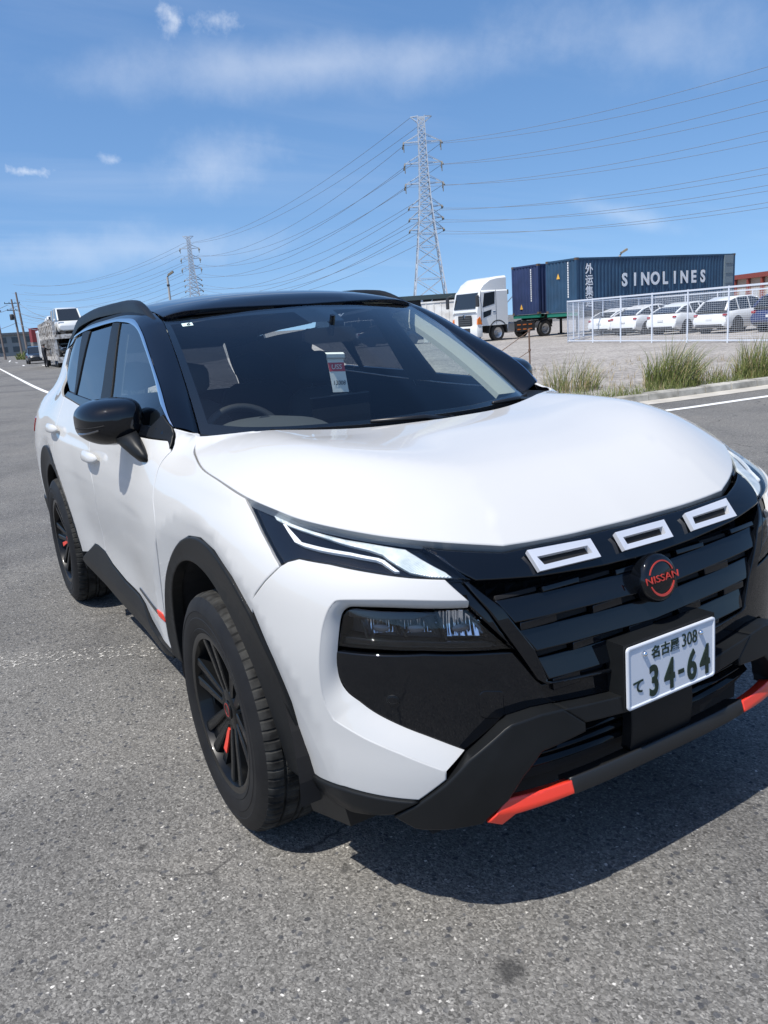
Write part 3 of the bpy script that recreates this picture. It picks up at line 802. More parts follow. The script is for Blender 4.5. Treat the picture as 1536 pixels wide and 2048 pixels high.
    panel('front_bumper', W, S(bp_), M_WHITE, car, grid=.022, gap=0)
    sc_, st_2 = smooth_poly(R_['stick_crease'],6), smooth_poly(R_['stick_top'],6)
    ro_ = np.concatenate([resample(Wp(S(RO),-.0019),50),resample(Wp(S(sc_),-.0019),30)[1:]])
    ri_ = np.concatenate([resample(Wp(S(RI),-.031),50),resample(Wp(S(st_2),-.032),30)[1:]])
    strip('bumper_chamfer', ro_, ri_, M_WHITE, car, n=6, bulge=.003, thick=.02)
    # upper lamp
    hl = panel('headlamp', W, S(hl_poly), M_BLACK, car, off=-.022, thick=.0, gap=0, grid=.02)
    panel('light_guide', W, S(R_['guide_up']), M_DRL, hl, off=-.014, thick=.006, gap=0, edge=.002, grid=.015)
    panel('light_strip', W, S(R_['guide_lo']), M_DRLW, hl, off=-.012, thick=.008, gap=0, edge=.0015, grid=.015, seg=.008)
    panel('lamp_lens', W, S(hl_poly), M_LENS, hl, off=-.001, thick=.014, gap=.0025)
    # main lamp low in the bumper
    ll = panel('main_lamp', W, S(R_['lampedge']), mat('lamp_housing',(.03,.031,.033),.35), car, off=-.095, thick=-.06, gap=0, grid=.03)
    for cnm in ('cell1','cell2','cell3'):
        cc = np.mean(np.array(R_[cnm]),0)
        def bowl(a, b, cc=cc): return -.088+.55*((np.abs(a)-cc[0])**2*6+(b-cc[1])**2*9)+.0025*np.sin(np.abs(a)*420)
        panel('lamp_reflector', W, S(R_[cnm]), mat('lamp_chrome',(.78,.80,.83),.10,1) if cnm == 'cell3' else mat('lamp_chrome_dim',(.62,.64,.67),.12,1), ll, off=bowl, thick=.01, gap=0, grid=.004, seg=.006, edge=.001)
        zc = cc[1]-.010
        panel('lamp_projector', W, S([(cc[0]+.020*cos(a)-.004,zc+.011*sin(a)) for a in np.linspace(0,2*pi,18,endpoint=False)]), mat('projector',(.10,.11,.12),.05,.0,coat=1), ll, off=lambda a,b,cc=cc,zc=zc: -.060-14*((np.abs(a)-cc[0]+.004)**2+2.2*(b-zc)**2), thick=.02, gap=0, grid=.005, seg=.004, edge=.001)
        q4 = np.array(R_[cnm])
        for t_ in (.0,1.0):
            e0, e1 = (q4[0]*(1-t_)+q4[1]*t_), (q4[3]*(1-t_)+q4[2]*t_)
            panel('lamp_fin', W, S([tuple(e0+np.array([.003,.004])),tuple(e0+np.array([-.003,.004])),tuple(e1+np.array([-.003,-.002])),tuple(e1+np.array([.003,-.002]))]), M_GRILL, ll, off=-.052, thick=.05, gap=0, grid=.05, edge=.001)
    panel('lamp_visor', W, S([(.735,.862),(.60,.862),(.545,.846),(.60,.838),(.735,.842)]), M_BLACK, ll, off=-.040, thick=.05, gap=0)
    panel('lamp_shelf', W, S([(.76,.790),(.60,.785),(.45,.762),(.40,.735),(.44,.741),(.58,.764),(.76,.765)]), M_GRILL, ll, off=-.05, thick=.04, gap=0)
    panel('lamp_lens', W, S(R_['lampedge']), M_SMOKE, ll, off=-.030, thick=.01, gap=.002)
    # lower corner cladding
    lc = R_['bump_low'][::-1]+R_['legbot'][:1]+[(.76,.318),(.85,.300),(.93,.290),(.957,.30),(.957,.345)]
    def loff(a, b): return .010-.5*np.clip(.345-b,0,1)
    panel('corner_cladding', W, S(lc), M_PLAST, car, off=loff, thick=.05, gap=0, edge=.006)
    # deflector in front of the wheel
    df = MB(); df.loft([[(.41,-.58*side,.215),(.415,-.80*side,.215),(.43,-.832*side,.345),(.43,-.58*side,.345)],[(.60,-.58*side,.262),(.60,-.78*side,.262),(.61,-.80*side,.345),(.61,-.58*side,.345)]]); df.build('air_deflector', M_PLAST, car)
    # skid plate leg
    leg = R_['legtop'][:5]+[(.257,.521),(.257,.498),(.365,.486),(.407,.437),(.439,.381),(.487,.334),(.49,.328),(.605,.318),(.621,.319),(.662,.345),(.615,.386),(.558,.446)]
    def legoff(a, b):
        aa = np.abs(a); line = .428+(.572-b)*.52
        return .018-.10*np.abs(aa-line)*np.where(aa < line,.25,1.)
    panel('bumper_frame', W, S(leg), M_PLAST, car, off=legoff, thick=.06, gap=0, edge=.006, grid=.018)
    def roff(a, b): return .018-.5*np.clip(b-.352,0,1)
    panel('red_accent', W, S([(.482,.333),(.440,.380),(.290,.378),(.289,.348),(.425,.341),(.452,.317)]), M_RED, car, off=roff, thick=.03, gap=0, edge=.004, grid=.012)

# --- nose, one piece across the car
def both(L): return list(L)+[(-a,b) for a,b in L[::-1]]
gp = both([(.764,.757),(.767,.718),(.763,.674),(.749,.647),(.732,.631)]+R_['stick_top'][1:]+R_['legtop'][1:5]+[(.158,.554),(.05,.550)])
gp2 = both([(.764,.757),(.58,.757),(.44,.735),(.397,.727),(.346,.645),(.333,.629),(.154,.603),(.05,.598)])
gloss = R_['rec_in'][6:]+R_['stick_top'][1:]+R_['legtop'][1:5]+[(.158,.550)]
gloss = [(.767,.757),(.767,.718)]+R_['rec_in'][7:]+R_['stick_top'][1:]+[(.441,.560)]+R_['legtop'][2:5]+[(.158,.552),(.0,.548)]
top_e = [(.58,.757),(.44,.735),(.397,.727),(.346,.645),(.333,.629),(.154,.603),(.0,.598)]
poly = gloss+[(-a,b) for a,b in gloss[-2::-1]]+[(-a,b) for a,b in top_e[:-1]]+top_e[::-1]
panel('gloss_panel', W, poly, M_BLACK, car, off=-.030, thick=.02, gap=.001, grid=.03)
for side in (1,-1):
    S = (lambda L: L) if side > 0 else mir
    c = R_['sensor'][0]
    for nm, r0, m_, o_ in (('sensor_ring',.0135,M_PLAST,-.0285),('parking_sensor',.0105,M_BLACK,-.0275)):
        panel(nm, W, S([(c[0]+r0*cos(a),c[1]+r0*sin(a)) for a in np.linspace(0,2*pi,20,endpoint=False)]), m_, car, off=o_, thick=.003, gap=0, edge=.002, seg=.01, grid=.01)
t0 = R_['tow']
rr_ = .012; tw = []
for (cx_,cz_),a0 in (((.464,.635),0),((.437,.628),90),((.437,.584),180),((.464,.590),270)):
    for a in np.linspace(0,90,5): tw.append((cx_+rr_*cos(radians(a0+a)),cz_+rr_*sin(radians(a0+a))))
panel('tow_cover', W, tw, M_BLACK, car, off=-.0285, thick=.004, gap=0, edge=.002)
# grille
panel('grille_back', W, both([(.50,.96),(.46,.90),(.40,.74),(.34,.63),(.15,.60)])+[], M_VOID, car, off=-.085, thick=0, gap=0, grid=.05)
up_r = [(.585,.980),(.498,.966),(.397,.950)]+R_['frontedge'][1:4]
ub = up_r+[(0.,.944)]+[(-a,b) for a,b in up_r[::-1]]
lo_r = [(-.475,.905),(-.33,.886),(-.157,.872),(0.,.866),(.157,.872),(.33,.886),(.475,.905)]
ub = ub+[(-.485,.912)]+lo_r+[(.485,.912)]
def uoff(a, b): return -.006+.12*np.clip(.90-b,0,.05)
panel('grille_header', W, ub, M_BLACK, car, off=-.004, thick=.03, gap=.003, grid=.03)
gvx = lambda z: float(np.interp(z,[.60,.645,.724,.84,.918],[.31,.326,.352,.42,.464]))
for side in (1,-1):
    S = (lambda L: L) if side > 0 else mir
    vb = [(.485,.912),(.475,.900),(.42,.84),(.353,.724),(.326,.640),(.313,.633),(.156,.618),(0.,.612),(0.,.600),(.154,.604),(.333,.630),(.352,.648),(.393,.728),(.45,.835),(.50,.915)]
    panel('grille_frame', W, S(vb), M_BLACK, car, off=-.013, thick=.04, gap=.0015, grid=.02)
    db = [(.500,.915),(.448,.835),(.397,.731),(.436,.783),(.488,.853),(.537,.918)]
    panel('frame_wedge', W, S(db), M_BLACK, car, off=-.016, thick=.03, gap=.002)
def bar_off(z0, z1, o0, o1):
    return lambda a, b: o0+(o1-o0)*np.clip((z1-b)/(z1-z0),0,1)
rows = ((.800,.858),(.722,.778),(.646,.700))
for z0, z1 in rows:
    l1, l0 = gvx(z1)-.002, gvx(z0)-.002
    dz = lambda s: -.020*(1-(abs(s)/.42))       # bars dip towards the middle
    top = [(s, z1+dz(s)) for s in np.linspace(l1,-l1,13)]; bot = [(s, z0+dz(s)) for s in np.linspace(-l0,l0,13)]
    panel('grille_bar', W, top+bot, M_BLACK, car, off=bar_off(z0-.02,z1,-.030,-.013), thick=.03, gap=0, grid=.02, edge=.003)
# stepped blocks between the bars: solid bricks, open slots and thin dividers
for k_, (zt, zb) in enumerate(((.873,.860),(.799,.780),(.721,.702),(.645,.616))):
    n_b = 8; lim = gvx((zt+zb)/2)-.006
    for q in range(n_b):
        a0 = -lim+2*lim*q/n_b+.003; a1 = -lim+2*lim*(q+1)/n_b-.003; sm_ = (a0+a1)/2; d0 = -.020*(1-abs(sm_)/.42)
        solid = (q+k_)%2 == 0
        panel('grille_brick', W, [(a0,zt+d0),(a1,zt+d0),(a1,zb+d0),(a0,zb+d0)], M_BLACK if solid else M_VOID, car, off=-.020 if solid else -.036, thick=.03, gap=0, grid=.05, edge=.002)
# three bright badges
for cs in (.258,0.,-.258):
    outer = [(cs+.094*1.0,.936),(cs-.086,.930),(cs-.094,.893),(cs+.078,.896)] if cs > .1 else ([(cs+.090,.929),(cs-.090,.929),(cs-.086,.892),(cs+.086,.892)] if cs == 0 else [(cs+.086,.930),(cs-.094,.936),(cs-.078,.896),(cs+.094,.893)])
    o3 = [np.array(q) for q in outer]; c_ = sum(o3)/4
    inn = [c_+(q-c_)*np.array([.80,.42]) for q in o3]
    V = []; F = []
    for lst, of_ in ((o3,.0),(o3,.012),(inn,.010),(inn,-.004)):
        P4 = Wp([tuple(q) for q in lst],of_); V += list(P4)
    for r in range(3):
        for i in range(4): F.append((r*4+i,r*4+(i+1)%4,(r+1)*4+(i+1)%4,(r+1)*4+i))
    b = MB(); b.add(V,F); bo = b.build('grille_badge', M_SILVER, car)
    panel('badge_slot', W, [tuple(q) for q in inn], M_VOID, bo, off=-.003, thick=0, gap=0, grid=.05)
# emblem
M_RED2 = mat('emblem_red',(.42,.035,.025),.35,coat=.5)
EC = Vector((.884,0,.812)); en = Vector((.97,0,.20)).normalized(); ey = Vector((-.20,0,.97)).normalized(); ex = Vector((0,1,0))
em = MB(); pr = [(.0005,.018),(.050,.018),(.056,.016),(.0615,.008),(.063,0),(.063,-.05),(.0005,-.05)]
V = []; n_ = 40
for k in range(n_):
    a = 2*pi*k/n_
    for r, t in pr: V.append(EC+ex*(r*cos(a))+ey*(r*sin(a))+en*t)
F = []
for k in range(n_):
    for j in range(len(pr)-1): F.append((k*7+j,k*7+j+1,((k+1)%n_)*7+j+1,((k+1)%n_)*7+j))
em.add(V,F); emb = em.build('emblem', M_BLACK, car, True, angle=40)
for a0, a1 in ((20,160),(200,340)):
    rg = MB(); rings = []
    for a in np.linspace(radians(a0),radians(a1),22):
        w_ = .0030+.0028*(sin((a-radians(a0))/(radians(a1-a0))*pi) if a0 > 100 else .0)
        ring = []
        for dr, dt in ((-w_,.0165),(-w_,.0200),(w_*.6,.0200),(w_*.6,.0165)):
            r = .0445+dr*.7; ring.append(EC+ex*(r*cos(a))+ey*(r*sin(a))+en*dt)
        rings.append(ring)
    rg.loft(rings); rg.build('emblem_ring', M_RED2, emb)
text('emblem_lettering', 'NISSAN', .0255, frame(EC+en*.0205,ex,ey), M_RED2, emb, .001, xs=1.42)
# plate and its carrier
PC = Vector((.9375,0,.598)); pt = -.028; py_ = Vector((sin(-pt)*-1,0,1)).normalized(); pn = Vector((0,1,0)).cross(py_)
cb = MB(); cb.add([PC+Vector((0,y,0))+py_*z-pn*d for d in (.004,.060) for y,z in ((-.170,-.082),(.170,-.082),(.170,.090),(-.170,.090))],[(0,1,2,3),(7,6,5,4),(0,4,5,1),(1,5,6,2),(2,6,7,3),(3,7,4,0)])
cb.build('plate_carrier', M_PLAST, car)
def rrect(w, h, r, n=5):
    o = []
    for cx_,cy_,a0 in ((w/2-r,h/2-r,0),(-w/2+r,h/2-r,90),(-w/2+r,-h/2+r,180),(w/2-r,-h/2+r,270)):
        for a in np.linspace(0,90,n): o.append((cx_+r*cos(radians(a0+a)),cy_+r*sin(radians(a0+a))))
    return o
FP = frame(PC,(0,1,0),py_)
pl = MB(); V = []; F = []
lv = [(rrect(.330,.165,.010),-.002),(rrect(.330,.165,.010),.0025),(rrect(.324,.159,.008),.0040),(rrect(.318,.153,.007),.0040),(rrect(.312,.147,.006),.0012)]
n_ = len(lv[0][0])
for L, t in lv: V += [FP@Vector((x,y,t)) for x,y in L]
for r in range(len(lv)-1):
    for i in range(n_): F.append((r*n_+i,r*n_+(i+1)%n_,(r+1)*n_+(i+1)%n_,(r+1)*n_+i))
F.append(tuple(range((len(lv)-1)*n_,len(lv)*n_)))
pl.add(V,F); plate = pl.build('licence_plate', M_PLATE, car)
TF = lambda x, y: FP @ Matrix.Translation((x,y,.0022))
text('plate_region', '名古屋', .0345, TF(-.027,.045), M_PGREEN, plate, .0008, bold=.0006)
text('plate_class', '308', .050, TF(.064,.047), M_PGREEN, plate, .0008, xs=.82)
text('plate_kana', 'て', .042, TF(-.126,-.030), M_PGREEN, plate, .0008, bold=.0008)
for ch, x in (('3',-.070),('4',-.012),('6',.073),('4',.125)):
    text('plate_digit', ch, .112, TF(x,-.031), M_PGREEN, plate, .0012, xs=.68, bold=.0030)
db_ = MB(); db_.add([TF(x,y)@Vector((0,0,t)) for t in (0,.001) for x,y in ((.020,-.038),(.042,-.038),(.042,-.026),(.020,-.026))],[(4,5,6,7),(0,1,5,4),(1,2,6,5),(2,3,7,6),(3,0,4,7)]); db_.build('plate_dash', M_PGREEN, plate)
for x in (-.105,.105):
    b = MB(); b.lathe([(.0001,.009),(.004,.008),(.0065,.005),(.007,.0)],14,'z',(0,0,0)); b.V = [TF(x,.054)@Vector(v) for v in b.V]; b.build('plate_screw', M_CHROME, plate, True)
# lower grille
panel('lower_grille_back', W, both([(.30,.530),(.40,.47),(.47,.36),(.30,.345),(.02,.345)]), M_VOID, car, off=-.075, thick=0, gap=0, grid=.05)
tb = [(.31,.572),(.158,.553),(.05,.548)]; bb = [(.05,.502),(.124,.505),(.257,.521)]
panel('bumper_beam', W, [(.31,.572),(.158,.553),(0,.547),(-.158,.553),(-.31,.572),(-.257,.521),(-.124,.505),(0,.502),(.124,.505),(.257,.521)], M_PLAST, car, off=.0145, thick=.05, gap=0, edge=.004)
for zc in (.478,.448,.416):
    l = .36 if zc > .43 else .40
    panel('lower_slat', W, [(s,zc+.009-.012*(1-abs(s)/.4)) for s in np.linspace(l,-l,9)]+[(s,zc-.006-.012*(1-abs(s)/.4)) for s in np.linspace(-l,l,9)], M_GRILL, car, off=bar_off(zc-.01,zc+.01,-.062,-.045), thick=.03, gap=0, grid=.03, edge=.003)
panel('radar_cover', W, [(.105,.520),(-.105,.520),(-.105,.37),(.105,.37)], M_PLAST, car, off=-.012, thick=.03, gap=0)
panel('bumper_lip', W, [(s,.382) for s in np.linspace(.292,-.292,9)]+[(s,.340) for s in np.linspace(-.292,.292,9)], mat('satin_grey_plastic',(.014,.015,.016),.42), car, off=lambda a,b: .014-.5*np.clip(b-.355,0,1), thick=.05, gap=0, edge=.005)
ub_ = MB(); ub_.box(-3.3,.70,-.60,.60,.22,.29); ub_.box(-2.15,-.55,-.74,.74,.24,.33); ub_.build('underbody', M_LINER, car)
ur = [(x,y) for x,y in ((.87,0),(.86,.35),(.80,.55),(.70,.68),(.52,.76),(.44,.76))]
u_ = MB(); u_.prism([(x-.08,-y*.92) for x,y in ur]+[(x-.08,y*.92) for x,y in ur[::-1]],'z',.285,.35); u_.build('undertray', M_LINER, car)

# --- wheel wells
for cx_ in (0,-2.705):
    for side in (1,-1):
        b = MB(); n_ = 24; V = []; F = []
        for y in (.865,.42):
            for k in range(n_+1):
                a = radians(-8+196*k/n_); V.append((cx_+.50*cos(a),-y*side,.362+.485*sin(a)))
        for k in range(n_): F.append((k,k+1,n_+2+k,n_+1+k))
        F.append(tuple(range(n_+1,2*n_+2)))
        b.add(V,F); b.build('wheel_well', M_LINER, car, fix=False)

# --- glass house
scp = [(u,0.0) for u in np.linspace(-1,1,21)]+[(1.0,v) for v in np.linspace(.05,1,12)]+[(u,1.0) for u in np.linspace(.9,-1,20)]+[(-1.0,v) for v in np.linspace(.92,.05,12)]
panel('windscreen', screen, scp, M_GLASS, car, grid=.05, off=0, thick=.0, gap=0, edge=.001, sc=(.63,.75), seg=.03)
fr_ = M_BLACK
for poly_ in ([(-1,0),(1,0),(.99,.085),(0,.075),(-.99,.085)],[(-1,1),(1,1),(.99,.955),(0,.945),(-.99,.955)],[(-1,0),(-.965,0),(-.965,.10),(-.965,.9),(-.97,1),(-1,1)],[(1,0),(.965,0),(.965,.10),(.965,.9),(.97,1),(1,1)],[(-.16,.99),(.16,.99),(.13,.82),(-.13,.82)]):
    panel('screen_border', screen, poly_, fr_, car, grid=.05, off=-.004, thick=0, gap=0, edge=.001, sc=(.63,.75), seg=.03)
rp = [(p_[0]-.006,p_[1]) for p_ in catmull(STP,6)]
rp = rp+[(x,-y) for x,y in rp[-2::-1]]
rp = rp+[(x,float(redge(x))-.002) for x in np.linspace(-1.2,-3.3,14)]+[(-3.42,.45),(-3.46,0),(-3.42,-.45)]+[(x,-float(redge(x))+.002) for x in np.linspace(-3.3,-1.2,14)]
panel('roof', roof, rp, M_ROOF, car, grid=.05, thick=.02, gap=.003, seg=.03)
panel('headliner', roof, [(-1.05,-.52),(-1.0,0),(-1.05,.52),(-3.2,.5),(-3.2,-.5)], M_DARKIN, car, grid=.1, off=-.045, thick=0, gap=0)
for side in (1,-1):
    pts = []
    X_ = np.concatenate([np.linspace(-1.075,-1.5,10),np.linspace(-1.6,-2.6,9),np.linspace(-2.7,-3.15,7)])
    rings = []
    for x in X_:
        kf = float(sstep(-1.06,-1.42,np.array(x))*sstep(-3.17,-2.75,np.array(x))); h = .046*kf-.012
        yy = float(redge(x))+.020
        z0 = float(roof(np.array(x),redge(x))[2])-.012
        w_ = .012+.008*kf; t = .012+.014*kf
        zc = z0+h
        pr_ = [(-w_,-t*1.25),(w_,-t*1.25),(w_*1.05,t*.35),(w_*.6,t*.72),(-w_*.4,t*.76),(-w_*.95,t*.4)]
        rings.append([(x,-side*(yy+a*side*side),zc+b_) for a,b_ in pr_])
    b = MB(); b.loft(rings); b.build('roof_rail', M_PLAST, car, True, angle=50)
# rear glass, tailgate and rear bumper
for side in (1,-1):
    S = (lambda L: L) if side > 0 else mir
    panel('rear_window', W, S([(S3-.598,1.425),(S3+.0,1.425),(S3+.0,1.095),(S3-.598,1.095)]), M_PRIV, car, thick=.01, gap=0, edge=.001)
    panel('tailgate_header', W, S([(S3-.615,1.44),(S3-.598,1.42),(S3,1.42),(S3,1.575),(S3-.5,1.56),(4.5,1.52),(4.5,1.47)]), M_ROOF, car, thick=.02, gap=0)
    panel('tailgate', W, S([(S3-.60,1.10),(S3,1.10),(S3,.58),(S3-.60,.58)]), M_WHITE, car)
    panel('rear_bumper', W, S([(4.52,.54),(4.75,.55),(S3-.60,.57),(S3,.57),(S3,.28),(4.75,.28),(4.47,.32)]), M_PLAST, car, off=.01, thick=.03)
    panel('tail_lamp', W, S([(4.55,1.06),(S3-.5,1.06),(S3-.5,.98),(4.60,.97)]), M_RLAMP, car, off=.006)
sp = MB(); sp.prism([(-3.36,1.555),(-3.56,1.505),(-3.56,1.485),(-3.34,1.49)],'y',-.44,.44); sp.build('roof_spoiler', M_ROOF, car)

# --- cowl and wipers
ca = catmull(REAR,5); ca = np.concatenate([ca*np.array([1,-1,1]),ca[::-1][1:]])
cbv = screen(np.linspace(-1.02,1.02,len(ca)),np.full(len(ca),.035))
ca = resample(ca,50)-np.array([0,0,.012]); cbv = resample(cbv,50)-np.array([0,0,.012])
strip('cowl', ca, cbv, M_PLAST, car, n=4, thick=0, flip=False)
co = car.children[-1]
for (u0,v0,u1,v1,up_) in ((-.76,.022,.10,.004,(-.30,.0)),(.02,.012,.82,.022,(.42,.0))):
    p0 = Vector(screen(np.array(u0),np.array(v0))); p1 = Vector(screen(np.array(u1),np.array(v1)))
    nn_ = Vector((.42,0,.9)).normalized()
    w = MB(); L = [Vector(screen(np.array(u0+(u1-u0)*t),np.array(v0+(v1-v0)*t)))+nn_*.016 for t in np.linspace(0,1,12)]
    w.loft([[q+nn_*.012+Vector((.004,0,0)),q+nn_*.012-Vector((.004,0,0)),q-nn_*.012-Vector((.012,0,0)),q-nn_*.012+Vector((.012,0,0))] for q in L])
    wo = w.build('wiper_blade', mat('wiper_black',(.008,.008,.009),.4), car)
    pv = Vector(screen(np.array(u1 if u0 < 0 else u0+.78),np.array(-.01)))+nn_*.015; md = (L[5]+L[6])*.5+nn_*.02
    w = MB(); w.tube([pv,pv.lerp(md,.35)+nn_*.012,md],[.013,.010,.006],8); w.tube([pv-nn_*.03,pv+nn_*.012],.016,10); w.build('wiper_arm', MATS['wiper_black'], wo, True)

# --- mirrors
def sq(v, e): return math.copysign(abs(v)**e, v)
for side in (1,-1):
    C_ = Vector((-.735,-.932*side,1.214)); V = []; NU, NV = 40, 20
    def mp(a, b):
        # a around (in the Y-Z plane seen from the front), b from rear rim to the nose
        ca_, sa_ = cos(a), sin(a)
        y = sq(ca_,.62)*.108; z = sq(sa_,.62)*.084-.006
        if ca_ > 0: z *= 1-.22*ca_            # outboard end is slimmer
        z += .010*ca_*-1+(.012 if ca_ > 0 else 0)*ca_
        k = cos(b)**.62 if cos(b) > 0 else 0
        return C_+Vector((-.055+.135*sin(b)**1.0-.35*y*k, -side*y*k, z*k+.0))
    for lo_b, hi_b, nm, mt in ((0,pi/2*.999,'mirror_housing',M_BLACK),):
        b = MB(); rings = []
        for j in range(NV+1):
            rings.append([mp(2*pi*i/NU,lo_b+(hi_b-lo_b)*j/NV) for i in range(NU)])
        rings.insert(0,[mp(2*pi*i/NU,0)+Vector((-.035,0,0)) for i in range(NU)])
        b.loft(rings); mo = b.build(nm, mt, car, True, angle=60)
    b = MB(); b.loft([[C_+Vector((-.093+(q.x-C_.x+.055),(q.y-C_.y)*.92,(q.z-C_.z)*.92)) for q in [mp(2*pi*i/NU,0) for i in range(NU)]],[C_+Vector((-.0905+(q.x-C_.x+.055),(q.y-C_.y)*.92,(q.z-C_.z)*.92)) for q in [mp(2*pi*i/NU,0) for i in range(NU)]]])
    b.build('mirror_glass', mat('mirror_silver',(.7,.72,.75),.02,1), mo)
    # turn signal line and lower shell seam
    b = MB(); rings = []
    for t in np.linspace(0,1,16):
        a = radians(-38+66*t*0-0) if False else 0
        yb = .118-.12*t; 
        rings.append(None)
    pts = []
    for bb_ in np.linspace(.02,1.15,16):
        pts.append(mp(radians(-22),bb_)+Vector((.002,-side*.001,0)))
    rings = [[q+Vector((0,0,.0035)),q+Vector((.003,-side*.003,0)),q-Vector((0,0,.0035)),q-Vector((.003,-side*.003,0))] for q in pts]
    b.loft(rings); b.build('turn_signal', mat('clear_signal',(.05,.052,.055),.2,coat=1), mo)
    b = MB(); pts = []
    for bb_ in np.linspace(.02,1.35,18): pts.append(mp(radians(-6),bb_))
    b.tube(pts,.0022,6); b.build('housing_seam', M_VOID, mo)
    b = MB()
    st_ = [((-.700,-.905*side,1.170),.095,.042),((-.655,-.895*side,1.138),.088,.036),((-.605,-.888*side,1.112),.072,.028),((-.575,-.878*side,1.086),.060,.018)]
    b.loft([[Vector(c_)+Vector((rx*cos(a),-side*ry*sin(a)*.9,-.3*ry*sin(a))) for a in np.linspace(0,2*pi,14,endpoint=False)] for c_,rx,ry in st_])
    b.build('mirror_stem', M_PLAST, mo, True)

# --- wheels
def tyre_mesh(name, parent):
    n_ = 480; V = []; F = []
    # (radius, axial from centre, groove depth on alternate segments)
    pr_ = [(.232,.092,0),(.238,.104,0),(.252,.113,0),(.262,.1165,0),(.264,.1150,0),(.272,.1180,0),(.296,.1200,0),(.298,.1185,0),(.316,.1180,0),(.318,.1195,0),(.330,.1160,0),(.340,.112,0),(.350,.106,.0),(.3585,.101,.002),(.3655,.090,.004),(.3690,.076,.004),(.3695,.058,.003),(.3610,.056,0),(.3610,.050,0),(.3705,.048,.004),(.3710,.014,.003),(.3630,.012,0),(.3630,.006,0),(.3712,.004,.002)]
    prof = pr_+[(r,-a,g) for r,a,g in pr_[::-1]]
    m = len(prof)
    for k in range(n_):
        a = 2*pi*k/n_
        for j,(r,t,g) in enumerate(prof):
            sk = (k+(2 if abs(t) < .03 else 0))%6
            rr = r-(g if sk == 0 else 0)
            V.append((rr*cos(a),t,rr*sin(a)))
    mi = []
    for k in range(n_):
        for j in range(m-1):
            F.append((k*m+j,k*m+j+1,((k+1)%n_)*m+j+1,((k+1)%n_)*m+j)); mi.append(1 if 13 <= j <= m-15 else 0)
    o = mesh_obj(name, V, F, [M_RUB,M_TREAD], parent)
    o.data.polygons.foreach_set('material_index', mi)
    bm = bmesh.new(); bm.from_mesh(o.data); bmesh.ops.recalc_face_normals(bm, faces=bm.faces); bm.to_mesh(o.data); bm.free()
    o.data.shade_smooth(); o.data.set_sharp_from_angle(angle=radians(20))
    return o
def wheel():
    b = MB(); b.lathe([(.247,-.100),(.250,-.109),(.244,-.111),(.229,-.107),(.224,-.095),(.216,-.06),(.210,0),(.212,.09),(.232,.10)],72,'y')
    w = b.build('wheel', M_RIM, None, True, angle=50)
    tyre_mesh('tyre', w)
    b = MB(); b.lathe([(.01,.02),(.155,.02),(.155,.045),(.01,.045)],36,'y'); b.build('brake_disc', mat('brake_steel',(.10,.10,.11),.35,.9), w)
    b = MB(); b.lathe([(.0001,-.078),(.058,-.078),(.070,-.070),(.078,-.05),(.080,.02)],30,'y'); b.build('hub', M_RIM, w, True, angle=35)
    b = MB(); b.lathe([(.0001,-.0835),(.026,-.0835),(.0295,-.081),(.030,-.076)],28,'y'); hc = b.build('hub_cap', M_RIM, w, True, angle=35)
    b = MB(); b.lathe([(.0185,-.0838),(.0185,-.0848),(.0215,-.0848),(.0215,-.0838)],24,'y'); b.build('cap_ring', mat('dull_red',(.25,.03,.03),.4), hc)
    for k in range(5):
        a = radians(90+72*k); c_ = (.050*cos(a),0,.050*sin(a))
        b = MB(); b.lathe([(.0001,-.076),(.009,-.076),(.010,-.07),(.010,-.05)],8,'y',c_); b.build('lug_nut', mat('lug_steel',(.3,.3,.32),.25,1), w)
    NS = 6
    for k in range(NS):
        a = radians(105+60*k); ca_, sa_ = cos(a), sin(a)
        b = MB()
        # twin rib spoke: two raised ribs with a sunken web
        for sgn in (-1,1):
            rings = []
            for r, hw, y, o_ in ((.055,.013,-.076,.018),(.10,.017,-.083,.023),(.16,.020,-.091,.030),(.215,.022,-.100,.037),(.247,.023,-.105,.042)):
                c = sgn*o_
                rings.append([(r*ca_-t*sa_, yy, r*sa_+t*ca_) for t,yy in ((c-hw,y+.035),(c-hw*.8,y+.003),(c-hw*.5,y),(c+hw*.5,y),(c+hw*.8,y+.003),(c+hw,y+.035))])
            b.loft(rings)
        rings = []
        for r, y, o_ in ((.06,-.066,.018),(.14,-.076,.022),(.240,-.090,.032)):
            rings.append([(r*ca_-t*sa_, yy, r*sa_+t*ca_) for t,yy in ((-o_,y+.02),(-o_,y),(o_,y),(o_,y+.02))])
        b.loft(rings)
        b.build('spoke', M_RIM, w, False)
        b = MB(); rings = []
        for r, y in ((.215,-.060),(.232,-.090)):
            am = a+radians(30); rings.append([(r*cos(am)-t*sin(am),y+dy,r*sin(am)+t*cos(am)) for t,dy in ((-.02,.01),(-.02,0),(.02,0),(.02,.01))])
        b.loft(rings); b.build('rim_lug', M_RIM, w)
    a = radians(250); ca_, sa_ = cos(a), sin(a)
    b = MB(); rings = []
    for r, hw, y in ((.06,.012,-.072),(.15,.016,-.080),(.243,.018,-.094)):
        rings.append([(r*ca_-t*sa_, yy, r*sa_+t*ca_) for t,yy in ((-hw,y+.03),(-hw*.8,y),(hw*.8,y),(hw,y+.03))])
    b.loft(rings); b.build('accent_rib', M_RIM, w)
    b = MB(); rings = []
    for r, hw, y in ((.080,.008,-.0775),(.13,.010,-.0825),(.175,.012,-.0885)):
        rings.append([(r*ca_-t*sa_, yy, r*sa_+t*ca_) for t,yy in ((-hw,y+.012),(-hw,y),(hw,y),(hw,y+.012))])
    b.loft(rings); b.build('wheel_accent', M_RED, w)
    return w
w0 = wheel(); w0.parent = car
